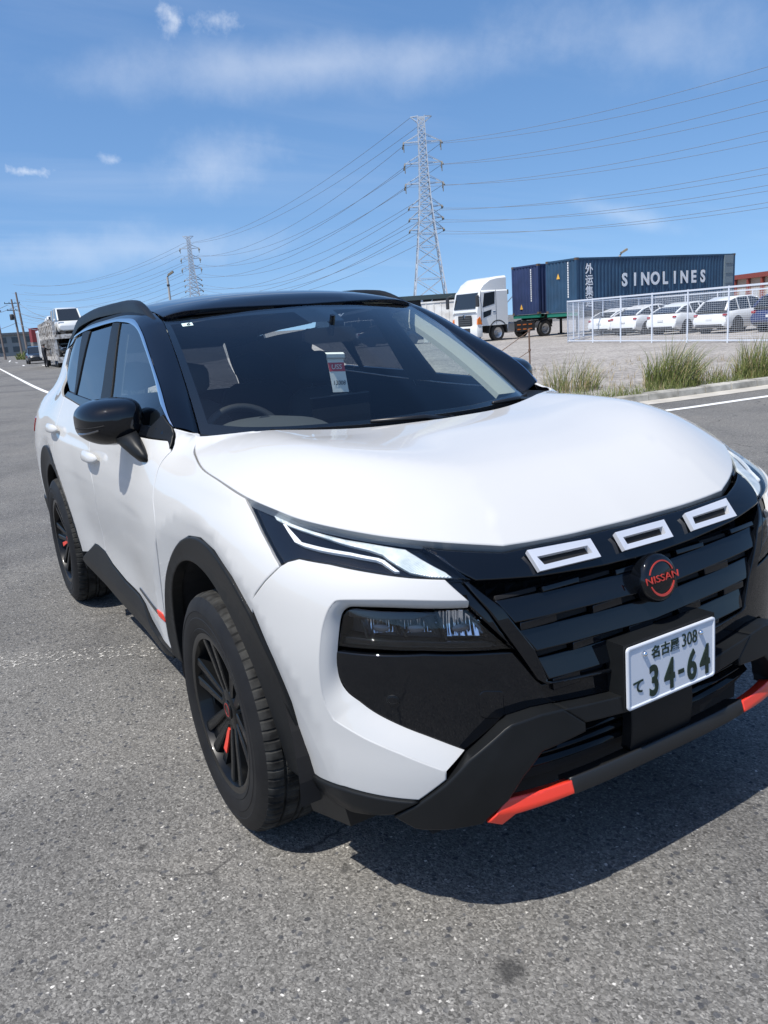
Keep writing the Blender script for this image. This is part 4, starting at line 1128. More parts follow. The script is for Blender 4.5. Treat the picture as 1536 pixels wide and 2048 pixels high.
for i,(x,y,rz,ry) in enumerate(((0,-.790,.0,0),(-2.705,-.790,0,50),(0,.790,pi,20),(-2.705,.790,pi,75))):
    w = w0 if i == 0 else copy_tree(w0, car)
    w.location = (x,y,.362+.006); w.rotation_euler = (0,radians(ry),rz) if i else (0,0,radians(-.6))

# --- interior
b = MB(); prof = [(-.36,1.115),(-.52,1.118),(-.66,1.100),(-.74,1.03),(-.76,.90),(-.70,.62),(-.40,.62)]
b.prism(prof,'y',-.70,.70); dash = b.build('dashboard', M_DASH, car)
b = MB(); rings = []
for t in np.linspace(-1,1,13):
    h_ = .055*max(0,1-abs(t)**3)
    rings.append([(-.44,-.37+t*.26,1.10),(-.60,-.37+t*.24,1.112+h_),(-.78,-.37+t*.22,1.105+h_),(-.80,-.37+t*.22,1.05),(-.44,-.37+t*.26,1.05)])
b.loft(rings); b.build('instrument_hood', M_DASH, dash, True, angle=40)
b = MB(); b.box(-.80,-.785,-.12,.16,1.07,1.21,.006); b.build('centre_display', M_BLACK, dash)
sw = MB(); cx_ = Vector((-.90,-.37,1.02)); ax = Vector((.90,0,.42)).normalized(); sx = Vector((0,1,0)); sy = ax.cross(sx)
sw.tube([cx_+sx*.185*cos(a)+sy*.185*sin(a) for a in np.linspace(0,2*pi,41)],.017,10,False)
so = sw.build('steering_wheel', M_DARKIN, car, True)
sw = MB(); sw.tube([cx_-ax*.01,cx_+ax*.25],[.07,.05],14); sw.bar(cx_-sx*.18,cx_+sx*.18,.05,.02,ax); sw.bar(cx_,cx_+sy*-.18,.05,.02,ax); sw.build('wheel_boss', M_DARKIN, so)
def seat(x, y, wd):
    b = MB()
    b.loft([[(x+.28+dx*0,y+s_*wd,z_) for s_,z_ in ((-1,.42),(1,.42),(1,.60),(.8,.64),(-.8,.64),(-1,.60))] , [(x-.25,y+s_*wd,z_) for s_,z_ in ((-1,.42),(1,.42),(1,.58),(.8,.61),(-.8,.61),(-1,.58))]] if True else [])
    o = b.build('seat', M_SEAT, car)
    b = MB(); rings = []
    for t,(xx,z_,w_,th) in enumerate(((x-.16,.55,wd,.09),(x-.24,.75,wd*1.02,.085),(x-.33,1.0,wd*.95,.075),(x-.39,1.14,wd*.72,.06),(x-.40,1.18,wd*.45,.045))):
        rings.append([(xx+th*cos(a)*1.0,y+w_*sq(sin(a),.5),z_) for a in np.linspace(0,2*pi,20,endpoint=False)])
    b.loft(rings); b.build('backrest', M_SEAT, o, True, angle=60)
    b = MB(); rings = []
    for t in np.linspace(-1,1,9):
        k_ = sqrt(max(0.02,1-t**4)); rings.append([(x-.40+.055*k_*cos(a),y+.13*k_*sq(sin(a),.6),1.285+.085*t) for a in np.linspace(0,2*pi,18,endpoint=False)])
    b.loft(rings); b.tube([(x-.39,y-.05,1.14),(x-.40,y-.05,1.25)],.007); b.tube([(x-.39,y+.05,1.14),(x-.40,y+.05,1.25)],.007)
    b.build('headrest', M_SEAT, o, True, angle=60)
    return o
dx = 0
for y in (-.37,.37): seat(-1.28,y,.25)
seat(-2.20,-.37,.30); seat(-2.20,.37,.30)
# clear film left on the driver's seat back
b = MB(); pts = []
for side in (1,-1):
    S = (lambda L: L) if side > 0 else mir
    vv = np.linspace(.03,.99,14)
    sn_ = np.array([.55,0,.83])
    e1 = screen(np.full(14,-.985*side),vv)-sn_*.012
    em_ = e1+np.array([-.105,side*.030,-.012])
    ei = em_+np.array([-.02,side*.0,-.02])
    tm = strip('pillar_trim', e1, em_, M_TRIM, car, n=4, bulge=.0, thick=0)
    strip('trim_return', em_, ei, M_TRIM, tm, n=3, bulge=0, thick=0)
    dl = resample(Wp(smooth_poly(S(R_['dlo_in'][:5]),5)),14)-np.array([.02,-side*.03,0])
    strip('trim_inner', ei, dl, M_DARKIN, tm, n=3, bulge=0, thick=0)
    panel('door_lining', W, S([(1.9,1.15),(2.6,1.17),(3.5,1.20),(3.5,.45),(1.95,.45)]), M_DARKIN, car, off=-.055, thick=0, gap=0, grid=.08)
    panel('pillar_lining', W, S([(2.80,1.55),(2.92,1.55),(2.80,1.2),(2.60,1.2)]), M_DARKIN, car, off=-.045, thick=.0, gap=0, grid=.08)
    panel('rear_lining', W, S([(3.55,1.52),(3.70,1.50),(3.80,1.38),(3.65,1.25),(3.4,.5),(4.9,.5),(4.9,1.42)]), M_DARKIN, car, off=-.05, thick=0, gap=0, grid=.08)
b = MB(); b.box(-3.3,.0,-.72,.72,.36,.40); b.build('cabin_floor', M_DARKIN, car)
b = MB(); b.box(-.30,-.26,-.72,.72,.40,1.10); b.build('bulkhead', M_DARKIN, car)
b = MB(); b.box(-1.75,-.75,-.11,.11,.40,.78,.03); b.build('centre_console', M_DARKIN, car)
b = MB(); c_ = Vector((-.86,0.02,1.455)); b.loft([[c_+Vector((dx_,y_*.12,z_*.032)) for y_,z_ in ((-1,-.6),(-.8,-1),(.8,-1),(1,-.6),(1,.6),(.8,1),(-.8,1),(-1,.6))] for dx_ in (0,.03)]); b.tube([c_+Vector((.03,0,0)),c_+Vector((.06,0,.08))],.012); b.build('inner_mirror', M_BLACK, car)
# inspection sticker
SM = lambda u, v, dz: Vector(screen(np.array(u),np.array(v)))
p0 = SM(-.905,.90,0); pu = (SM(-.86,.90,0)-SM(-.905,.90,0)).normalized(); pv = (SM(-.905,.93,0)-SM(-.905,.90,0)).normalized(); pn_ = pu.cross(pv).normalized()
if pn_.x < 0: pn_ = -pn_
b = MB(); b.add([p0+pu*x+pv*y+pn_*.001 for x,y in ((0,0),(.042,0),(.042,.030),(0,.030))],[(0,1,2,3)]); st = b.build('inspection_sticker', mat('sticker_mint',(.60,.78,.76),.5), car)
text('sticker_number','6',.032,frame(p0+pu*.026+pv*.014+pn_*.0015,pu,pv),M_INK,st,.0003,bold=.001)
# paper tag hanging from the mirror
T0 = Vector((-.80,.015,1.355)); tx = Vector((.25,.96,-.06)).normalized(); ty = Vector((.10,-.16,.97)).normalized()
tp = [(-.045,0),(.030,.012),(.062,-.150),(-.022,-.185)]
tpx = lambda x, y, o=0: T0+tx*(x*.86)+ty*(y*.86)+tx.cross(ty)*o
b = MB(); b.add([tpx(x,y) for x,y in ((-.040,0),(.040,.0),(.040,-.165),(-.040,-.165))]+[tpx(x,y,-.002) for x,y in ((-.040,0),(.040,.0),(.040,-.165),(-.040,-.165))],[(0,1,2,3),(7,6,5,4),(0,3,7,4),(1,5,6,2),(2,6,7,3),(0,4,5,1)]); tg = b.build('paper_tag', M_PAPER, car)
b = MB(); b.add([tpx(x,y,.001) for x,y in ((-.040,-.016),(.040,-.016),(.040,-.060),(-.040,-.060))],[(3,2,1,0)]); b.build('tag_header', M_PRED, tg)
FT = frame(tpx(0,-.038,.002),tx,ty); text('tag_title','USS',.028,FT,M_PAPER,tg,.0003)
FT = frame(tpx(0,-.118,.002),tx,ty); text('tag_number','13008',.026,FT,M_INK,tg,.0003,xs=.85)
b = MB(); b.loft([[tpx(x,y,o) for x,y,o in ((-.045,0,0),(-.045,.012,.02),(-.045,.03,.024),(-.045,.034,0))],[tpx(x,y,o) for x,y,o in ((.045,0,0),(.045,.012,.02),(.045,.03,.024),(.045,.034,0))]],False,False); b.build('tag_fold', M_PAPER, tg)
# ================================================================== ground
def asphalt(nt, b):
    tcx = nd(nt,'ShaderNodeTexCoord'); P = tcx.outputs['Object']; L = nt.links.new
    def rmp(src, stops, const=False):
        r = nd(nt,'ShaderNodeValToRGB'); cr = r.color_ramp
        if const: cr.interpolation = 'CONSTANT'
        while len(cr.elements) < len(stops): cr.elements.new(.5)
        for e,(p_,c_) in zip(cr.elements,stops): e.position = p_; e.color = (*c_,1)
        L(src,r.inputs[0]); return r.outputs[0]
    def mul(a, c):
        q = nd(nt,'ShaderNodeMath',operation='MULTIPLY'); L(a,q.inputs[0]); L(c,q.inputs[1]); return q.outputs[0]
    def over(prev, fac, col):
        q = nd(nt,'ShaderNodeMix',data_type='RGBA'); L(fac,q.inputs[0]); L(prev,q.inputs[6])
        if isinstance(col,tuple): q.inputs[7].default_value = (*col,1)
        else: L(col,q.inputs[7])
        return q.outputs[2]
    g = lambda x: (x*1.02,x,x*.955)
    # bitumen and grit
    wv = nd(nt,'ShaderNodeTexNoise',Scale=95.,Detail=3.); L(P,wv.inputs['Vector'])
    wp = nd(nt,'ShaderNodeVectorMath',operation='MULTIPLY_ADD'); L(wv.outputs['Color'],wp.inputs[0]); wp.inputs[1].default_value = (.016,.016,0); L(P,wp.inputs[2]); PW = wp.outputs[0]
    v2 = nd(nt,'ShaderNodeTexVoronoi',Scale=190.); L(PW,v2.inputs['Vector'])
    bw2 = nd(nt,'ShaderNodeSeparateColor'); L(v2.outputs['Color'],bw2.inputs[0])
    base = rmp(bw2.outputs[0],[(0,g(.078)),(.4,g(.130)),(.8,g(.180)),(1.,g(.27))])
    # stones of several sizes, each cell with its own shade; only some cells show
    def stones(prev, sc_, size, ramp, off_):
        mp_ = nd(nt,'ShaderNodeMapping'); mp_.inputs['Location'].default_value = (off_,off_*.7,0); L(PW,mp_.inputs[0])
        v = nd(nt,'ShaderNodeTexVoronoi',Scale=sc_); L(mp_.outputs[0],v.inputs['Vector'])
        s_ = nd(nt,'ShaderNodeSeparateColor'); L(v.outputs['Color'],s_.inputs[0])
        m_ = nd(nt,'ShaderNodeMapRange'); m_.inputs[1].default_value = size*.75; m_.inputs[2].default_value = size; m_.inputs[3].default_value = 1; m_.inputs[4].default_value = 0; L(v.outputs['Distance'],m_.inputs[0])
        a_ = nd(nt,'ShaderNodeMapRange'); a_.inputs[1].default_value = ramp[0]-.02; a_.inputs[2].default_value = ramp[0]+.02; a_.inputs[3].default_value = 1; a_.inputs[4].default_value = 0; L(s_.outputs[0],a_.inputs[0])
        col = rmp(s_.outputs[1],ramp[1])
        return over(prev,mul(m_.outputs[0],a_.outputs[0]),col), m_.outputs[0]
    c1,_ = stones(base,120.,.50,(.34,[(0,g(.10)),(1,g(.24))]),3.1)
    c1,_ = stones(c1,78.,.46,(.17,[(0,g(.055)),(.6,g(.11)),(1,g(.16))]),.0)
    c1,_ = stones(c1,58.,.50,(.10,[(0,(.042,.044,.05)),(1,(.095,.098,.105))]),7.7)
    c1,_ = stones(c1,85.,.34,(.045,[(0,g(.42)),(1,g(.62))]),5.3)
    v1 = nd(nt,'ShaderNodeTexVoronoi',Scale=120.); L(PW,v1.inputs['Vector'])
    m = nd(nt,'ShaderNodeMapRange'); m.inputs[1].default_value = .1; m.inputs[2].default_value = .6; m.inputs[3].default_value = 1; m.inputs[4].default_value = 0; L(v1.outputs['Distance'],m.inputs[0])
    # broad wear, tyre darkening and stains
    n1 = nd(nt,'ShaderNodeTexNoise',Scale=.9,Detail=6.,Roughness=.6); L(P,n1.inputs['Vector'])
    br = rmp(n1.outputs[0],[(.25,(.72,.72,.73)),(.5,(1,1,1)),(.8,(1.20,1.17,1.13))])
    m2 = nd(nt,'ShaderNodeMix',data_type='RGBA',blend_type='MULTIPLY'); m2.inputs[0].default_value = 1; L(c1,m2.inputs[6]); L(br,m2.inputs[7])
    n2 = nd(nt,'ShaderNodeTexNoise',Scale=3.1,Detail=4.); L(P,n2.inputs['Vector'])
    st = rmp(n2.outputs[0],[(.20,(.45,.45,.46)),(.33,(1,1,1)),(1,(1,1,1))])
    m3 = nd(nt,'ShaderNodeMix',data_type='RGBA',blend_type='MULTIPLY'); m3.inputs[0].default_value = 1; L(m2.outputs[2],m3.inputs[6]); L(st,m3.inputs[7])
    # patches of older, darker surfacing and fine cracks
    n3 = nd(nt,'ShaderNodeTexNoise',Scale=.33,Detail=5.,Roughness=.62); L(P,n3.inputs['Vector'])
    pt_ = rmp(n3.outputs[0],[(.36,(.66,.65,.65)),(.47,(.98,.97,.95)),(.60,(1.05,1.03,.99)),(.75,(1.2,1.16,1.09))])
    m5 = nd(nt,'ShaderNodeMix',data_type='RGBA',blend_type='MULTIPLY'); m5.inputs[0].default_value = .8; L(m3.outputs[2],m5.inputs[6]); L(pt_,m5.inputs[7])
    cw = nd(nt,'ShaderNodeTexNoise',Scale=2.4,Detail=5.); L(P,cw.inputs['Vector'])
    cv = nd(nt,'ShaderNodeVectorMath',operation='MULTIPLY_ADD'); L(cw.outputs['Color'],cv.inputs[0]); cv.inputs[1].default_value = (.55,.55,0); L(P,cv.inputs[2])
    ve = nd(nt,'ShaderNodeTexVoronoi',Scale=.42,feature='DISTANCE_TO_EDGE'); L(cv.outputs[0],ve.inputs['Vector'])
    ck = nd(nt,'ShaderNodeMapRange'); ck.inputs[1].default_value = .0012; ck.inputs[2].default_value = .0045; ck.inputs[3].default_value = .75; ck.inputs[4].default_value = 0; L(ve.outputs[0],ck.inputs[0])
    cm = nd(nt,'ShaderNodeMapRange'); cm.inputs[1].default_value = .50; cm.inputs[2].default_value = .58; L(n1.outputs[0],cm.inputs[0])
    m6 = over(m5.outputs[2],mul(ck.outputs[0],cm.outputs[0]),(.035,.034,.033))
    # oil spots
    def spot(prev, x, y, r, dark):
        vm = nd(nt,'ShaderNodeVectorMath',operation='DISTANCE'); L(P,vm.inputs[0]); vm.inputs[1].default_value = (x,y,0)
        ns = nd(nt,'ShaderNodeTexNoise',Scale=28.,Detail=3.); L(P,ns.inputs['Vector'])
        ad = nd(nt,'ShaderNodeMath',operation='MULTIPLY_ADD'); L(ns.outputs[0],ad.inputs[0]); ad.inputs[1].default_value = r*1.2; L(vm.outputs['Value'],ad.inputs[2])
        mr = nd(nt,'ShaderNodeMapRange'); mr.inputs[1].default_value = r*1.0; mr.inputs[2].default_value = r*1.55; mr.inputs[3].default_value = dark; mr.inputs[4].default_value = 0; L(ad.outputs[0],mr.inputs[0])
        q = nd(nt,'ShaderNodeMix',data_type='RGBA'); L(mr.outputs[0],q.inputs[0]); L(prev,q.inputs[6]); q.inputs[7].default_value = (.03,.03,.03,1)
        return q.outputs[2]
    c = spot(spot(spot(m6,.963,-.578,.05,.75),-.036,-1.174,.022,.7),.424,-.726,.022,.6)
    L(c,b.inputs['Base Color'])
    ad = nd(nt,'ShaderNodeMath',operation='MULTIPLY_ADD'); L(m.outputs[0],ad.inputs[0]); ad.inputs[1].default_value = 1.; 
    m4 = nd(nt,'ShaderNodeMath',operation='MULTIPLY'); L(v2.outputs['Distance'],m4.inputs[0]); m4.inputs[1].default_value = -.6; L(m4.outputs[0],ad.inputs[2])
    bp = nd(nt,'ShaderNodeBump',Strength=.55,Distance=.004); L(ad.outputs[0],bp.inputs['Height']); L(bp.outputs[0],b.inputs['Normal'])
M_ASPH = mat('asphalt',(.12,.12,.12),.82,fn=asphalt,spec=.3)
b = MB(); b.add([(-6000,-6000,0),(6000,-6000,0),(6000,6000,0),(-6000,6000,0)],[(0,1,2,3)])
tag(b.build('ground', M_ASPH, fix=False), kind='structure')
def gravel(nt, b):
    tcx = nd(nt,'ShaderNodeTexCoord'); P = tcx.outputs['Object']; L = nt.links.new
    n1 = nd(nt,'ShaderNodeTexNoise',Scale=.35,Detail=8.,Roughness=.65); L(P,n1.inputs['Vector'])
    v = nd(nt,'ShaderNodeTexVoronoi',Scale=14.); L(P,v.inputs['Vector'])
    s = nd(nt,'ShaderNodeSeparateColor'); L(v.outputs['Color'],s.inputs[0])
    r1 = nd(nt,'ShaderNodeValToRGB'); r1.color_ramp.elements[0].position = .3; r1.color_ramp.elements[1].position = .7
    r1.color_ramp.elements[0].color = (.235,.215,.195,1); r1.color_ramp.elements[1].color = (.36,.335,.305,1); L(n1.outputs[0],r1.inputs[0])
    mr = nd(nt,'ShaderNodeMapRange'); mr.inputs[3].default_value = .65; mr.inputs[4].default_value = 1.3; L(s.outputs[0],mr.inputs[0])
    m = nd(nt,'ShaderNodeVectorMath',operation='SCALE'); L(r1.outputs[0],m.inputs[0]); L(mr.outputs[0],m.inputs['Scale'])
    L(m.outputs[0],b.inputs['Base Color'])
    bp = nd(nt,'ShaderNodeBump',Strength=.6,Distance=.03); L(v.outputs['Distance'],bp.inputs['Height']); L(bp.outputs[0],b.inputs['Normal'])
kpath = [(-5.4,20),(-5.75,16),(-6.25,11.23),(-6.58,8.31),(-7.1,6.6),(-8.6,5.0),(-11.5,3.9),(-16,3.5),(-24,3.8)]
kp = [tuple(q) for q in catmull(np.array(kpath),8)]
b = MB(); lot = kp+[(-40,12),(-60,26),(-90,60),(-90,160),(60,160),(60,20)]
b.add([(x-.07 if i < len(kp) else x,y,.045) for i,(x,y) in enumerate(lot)],[tuple(range(len(lot)))])
lo_ = b.build('gravel_ground', mat('gravel',(.3,.28,.25),.95,fn=gravel), fix=False)
if lo_.data.polygons[0].normal.z < 0: lo_.data.flip_normals()
tag(lo_, kind='structure')
# kerb, stone by stone
M_CONC = mat('concrete',(.38,.36,.32),.9,fn=noise_col((.22,.21,.18),(.46,.44,.39),5,.3,.7,bump=.4,bscale=40))
M_GUT = mat('gutter_concrete',(.45,.42,.37),.9,fn=noise_col((.36,.335,.29),(.52,.49,.43),2.5,.3,.7,bump=.2,bscale=60))
kerb = tag(empty('kerb',(0,0,0)), kind='structure')
KP = resample(np.array(kp),1+int(np.sum(np.linalg.norm(np.diff(np.array(kp),axis=0),axis=1))/.6))
for i in range(len(KP)-1):
    a, c = Vector((*KP[i],0)), Vector((*KP[i+1],0)); d = (c-a).normalized(); n_ = Vector((-d.y,d.x,0))
    if n_.x > 0: n_ = -n_
    g = .006; j = [random.uniform(-.012,.012) for _ in range(4)]
    pr_ = [(0.0,-.02),(.012,.095+j[0]),(.03,.115+j[1]),(.15,.118+j[2]),(.16,-.02)]
    b = MB(); b.loft([[a+d*g+n_*(t+j[3])+Vector((0,0,z)) for t,z in pr_],[c-d*g+n_*(t-j[3])+Vector((0,0,z)) for t,z in pr_]])
    b.build('kerb_stone', M_CONC, kerb)
def ribbon(name, P, w0, w1, z, m, parent=None):
    P = np.array(P,float); d = np.gradient(P,axis=0); d /= np.linalg.norm(d,axis=1,keepdims=True); n_ = np.stack([-d[:,1],d[:,0]],1)
    A = P+n_*w0; B = P+n_*w1; V = [(*a,z) for a in A]+[(*b_,z) for b_ in B]; k = len(P)
    o = mesh_obj(name, V, [(i,i+1,k+i+1,k+i) for i in range(k-1)], m, parent)
    if o.data.polygons[0].normal.z < 0: o.data.flip_normals()
    return o
tag(ribbon('gutter', kp, -.01 if False else 0.0, .42, .005, M_GUT), kind='structure')
def worn(lo, hi):
    def f(nt, b):
        tcx = nd(nt,'ShaderNodeTexCoord'); L = nt.links.new
        n = nd(nt,'ShaderNodeTexNoise',Scale=45.,Detail=6.,Roughness=.7); L(tcx.outputs['Object'],n.inputs['Vector'])
        mr = nd(nt,'ShaderNodeMapRange'); mr.inputs[1].default_value = lo; mr.inputs[2].default_value = hi; L(n.outputs[0],mr.inputs[0]); L(mr.outputs[0],b.inputs['Alpha'])
    return f
M_LINE = mat('road_paint',(.72,.72,.70),.7,fn=worn(.22,.36))
M_OLD = mat('worn_road_paint',(.62,.60,.55),.8,fn=worn(.55,.66))
lpath = [(-4.3,18),(-4.75,14),(-5.25,9.73),(-5.47,7.68),(-5.95,5.9),(-7.4,4.0),(-10.6,2.75),(-17,2.35),(-27.7,2.66),(-45,3.8),(-71.7,5.66),(-130,9.7)]
tag(ribbon('edge_line', [tuple(q) for q in catmull(np.array(lpath),10)], -.075, .075, .006, M_LINE), kind='structure')
# old worn line beside the car and dashes far down the road
tag(ribbon('worn_line', [(-1.50,-.60),(-1.68,-.90),(-1.86,-1.25),(-2.12,-1.75),(-2.6,-2.7)], -.085, .085, .004, M_OLD), kind='structure')
for x,y in ((-66,7.9),(-84,9.1),(-60,6.0)):
    pass
for i,(x0,y0,x1,y1) in enumerate(((-77,8.2,-81,8.6),(-96,9.9,-100,10.2),(-70,9.0,-74,9.3),(-110,10.6,-125,12.4),(-92,7.6,-95,7.8))):
    tag(ribbon('lane_dash', [(x0,y0),(x1,y1)], -.09, .09, .006, M_LINE), kind='structure')

# ================================================================== plants at the kerb
def blade_mat(name, c1, c2):
    def f(nt, b):
        oi = nd(nt,'ShaderNodeTexCoord'); L = nt.links.new
        n = nd(nt,'ShaderNodeTexNoise',Scale=14.,Detail=2.); L(oi.outputs['Object'],n.inputs['Vector'])
        r = nd(nt,'ShaderNodeValToRGB'); r.color_ramp.elements[0].position = .35; r.color_ramp.elements[1].position = .65
        r.color_ramp.elements[0].color = (*c1,1); r.color_ramp.elements[1].color = (*c2,1); L(n.outputs[0],r.inputs[0]); L(r.outputs[0],b.inputs['Base Color'])
    return mat(name,c1,.6,fn=f)
M_GRASS = blade_mat('grass_green',(.085,.115,.025),(.19,.21,.06))
M_STRAW = blade_mat('grass_straw',(.28,.21,.11),(.42,.34,.19))
def blades(n, rx, ry, h0, h1, lean, wind=(0,0), w=.006, rs=0):
    r = random.Random(rs); V = []; F = []
    for _ in range(n):
        a = r.uniform(0,2*pi); q = sqrt(r.random()); x = rx*q*cos(a); y = ry*q*sin(a)
        h = r.uniform(h0,h1)*(1-.45*q*q); az = r.uniform(0,2*pi); ln = r.uniform(.1,1)*lean*h
        dx = cos(az)*ln+x*.35+wind[0]*h; dy = sin(az)*ln+y*.35+wind[1]*h
        wa = r.uniform(0,pi); wx, wy = cos(wa)*w*r.uniform(.6,1.2), sin(wa)*w
        k = len(V); N_ = 4
        for i in range(N_+1):
            t = i/N_; px_ = x+dx*t**1.8; py_ = y+dy*t**1.8; z = h*t*(1-.25*t*(abs(dx)+abs(dy))/max(h,.01)); s_ = 1-t**2
            V.append((px_-wx*s_,py_-wy*s_,z)); V.append((px_+wx*s_,py_+wy*s_,z))
        for i in range(N_): F.append((k+2*i,k+2*i+1,k+2*i+3,k+2*i+2))
    return V, F
def clump(loc, n, rx, ry, h0, h1, lean, wind, label, rs, straw=.25, w=.006):
    e = empty('grass_tussock', loc, 0, label, 'grass', 'grass tussocks growing behind the kerb')
    V,F = blades(int(n*(1-straw)),rx,ry,h0,h1,lean,wind,w,rs); mesh_obj('green_leaves',V,F,M_GRASS,e)
    V,F = blades(int(n*straw),rx*1.05,ry*1.05,h0*.5,h1*1.05,lean*1.2,wind,w*.7,rs+50); mesh_obj('dry_stalks',V,F,M_STRAW,e)
    return e
clump((-8.7,9.0,.03),420,.50,.55,.25,.95,.55,(.04,.10),'yellowish green grass tussock nearest the black wing mirror, left of the others',1,.4)
clump((-7.45,10.25,.03),760,.42,.55,.35,1.12,.5,(.10,.28),'biggest dense green grass tussock leaning right behind the kerb',2,.22,.008)
clump((-7.05,12.1,.03),520,.40,.42,.35,1.05,.55,(.05,.1),'green grass tussock cut off by the right edge of the photo',3,.3,.008)
clump((-7.25,11.2,.03),90,.22,.28,.25,.70,.7,(.1,.1),'thin sparse grass tussock between the two big ones',4,.5)
clump((-9.8,8.2,.03),300,.8,.5,.15,.5,.6,(0,.05),'low grass tussock close behind the bonnet edge of the white car',5,.45)
V,F = [],[]
for i,(x,y) in enumerate(kp[10:]):
    for t in range(5):
        q = (x-.3-random.random()*.6, y+random.random()*.5+ (.1 if x < -8 else 0)); v_,f_ = blades(22,.25,.25,.06,.34,.7,(0,0),.005,100+i*7+t); k = len(V)
        V += [(a+q[0],b_+q[1],c+.04) for a,b_,c in v_]; F += [tuple(j+k for j in f) for f in f_]
tag(mesh_obj('verge_grass',V,F,M_GRASS), 'short patchy grass growing along the inside of the kerb', 'grass', kind='stuff')
V,F = [],[]
for i in range(150):
    x = random.uniform(-14,-6.6); y = random.uniform(8.3,16)
    if (x+6.3) > -.25-.1*(y-11): continue
    v_,f_ = blades(7,.10,.10,.08,.35,.9,(0,0),.004,300+i); k = len(V); V += [(a+x,b_+y,c+.04) for a,b_,c in v_]; F += [tuple(j+k for j in f) for f in f_]
tag(mesh_obj('dry_weeds',V,F,M_STRAW), 'scattered dry weeds on the pale gravel', 'weeds', kind='stuff')

# stake with two stays
st = empty('steel_stake',(-13.65,12.36,.045),0,'thin rusty stake with two slanting stay wires standing on the gravel','stake')
M_RUST = mat('rusty_steel',(.16,.10,.07),.8)
b = MB(); b.tube([(0,0,0),(0,0,1.05)],.022,8); b.tube([(0,0,.98),(0,0,1.06)],.034,8); b.tube([(0,0,.50),(0,0,.55)],.036,8); b.build('rod',M_RUST,st)
for e_ in ((-.85,-1.35),(-.45,-.75)):
    b = MB(); b.tube([(0,0,1.0 if e_[0] < -.6 else .5),(e_[0],e_[1],.0)],.010,6); b.build('stay',M_RUST,st)

# ================================================================== vehicles of the background
M_TYRE2 = mat('far_tyre',(.02,.02,.02),.8)
M_CARGL = mat('car_glass_dark',(.018,.022,.026),.06,coat=.5)
M_VWHITE = mat('vehicle_white',(.70,.71,.70),.35,coat=.6)
M_VBLUE = mat('vehicle_navy',(.02,.03,.10),.3,coat=.8)
M_VDARK = mat('vehicle_dark',(.012,.016,.02),.25,coat=.9)
M_VGREY = mat('vehicle_trim',(.03,.03,.032),.5)
M_HUB = mat('wheel_silver',(.45,.46,.48),.35,.8)
M_HLAMP = mat('far_headlamp',(.55,.58,.6),.15,.3,coat=1)
def small_wheel(name, x, y, r, w, parent, side):
    b = MB(); b.lathe([(r*.60,w/2),(r*.93,w/2),(r,w*.32),(r,-w*.32),(r*.93,-w/2),(r*.60,-w/2)],24,'y',(x,y,r)); o = b.build(name,M_TYRE2,parent,True,angle=40)
    b = MB(); s_ = side*w*.42
    b.lathe([(.001,s_*.75),(r*.2,s_*.9),(r*.25,s_*.55),(r*.52,s_*.75),(r*.62,s_*1.05)],20,'y',(x,y,r)); h_ = b.build('rim',M_HUB,o,True,angle=30)
    return o
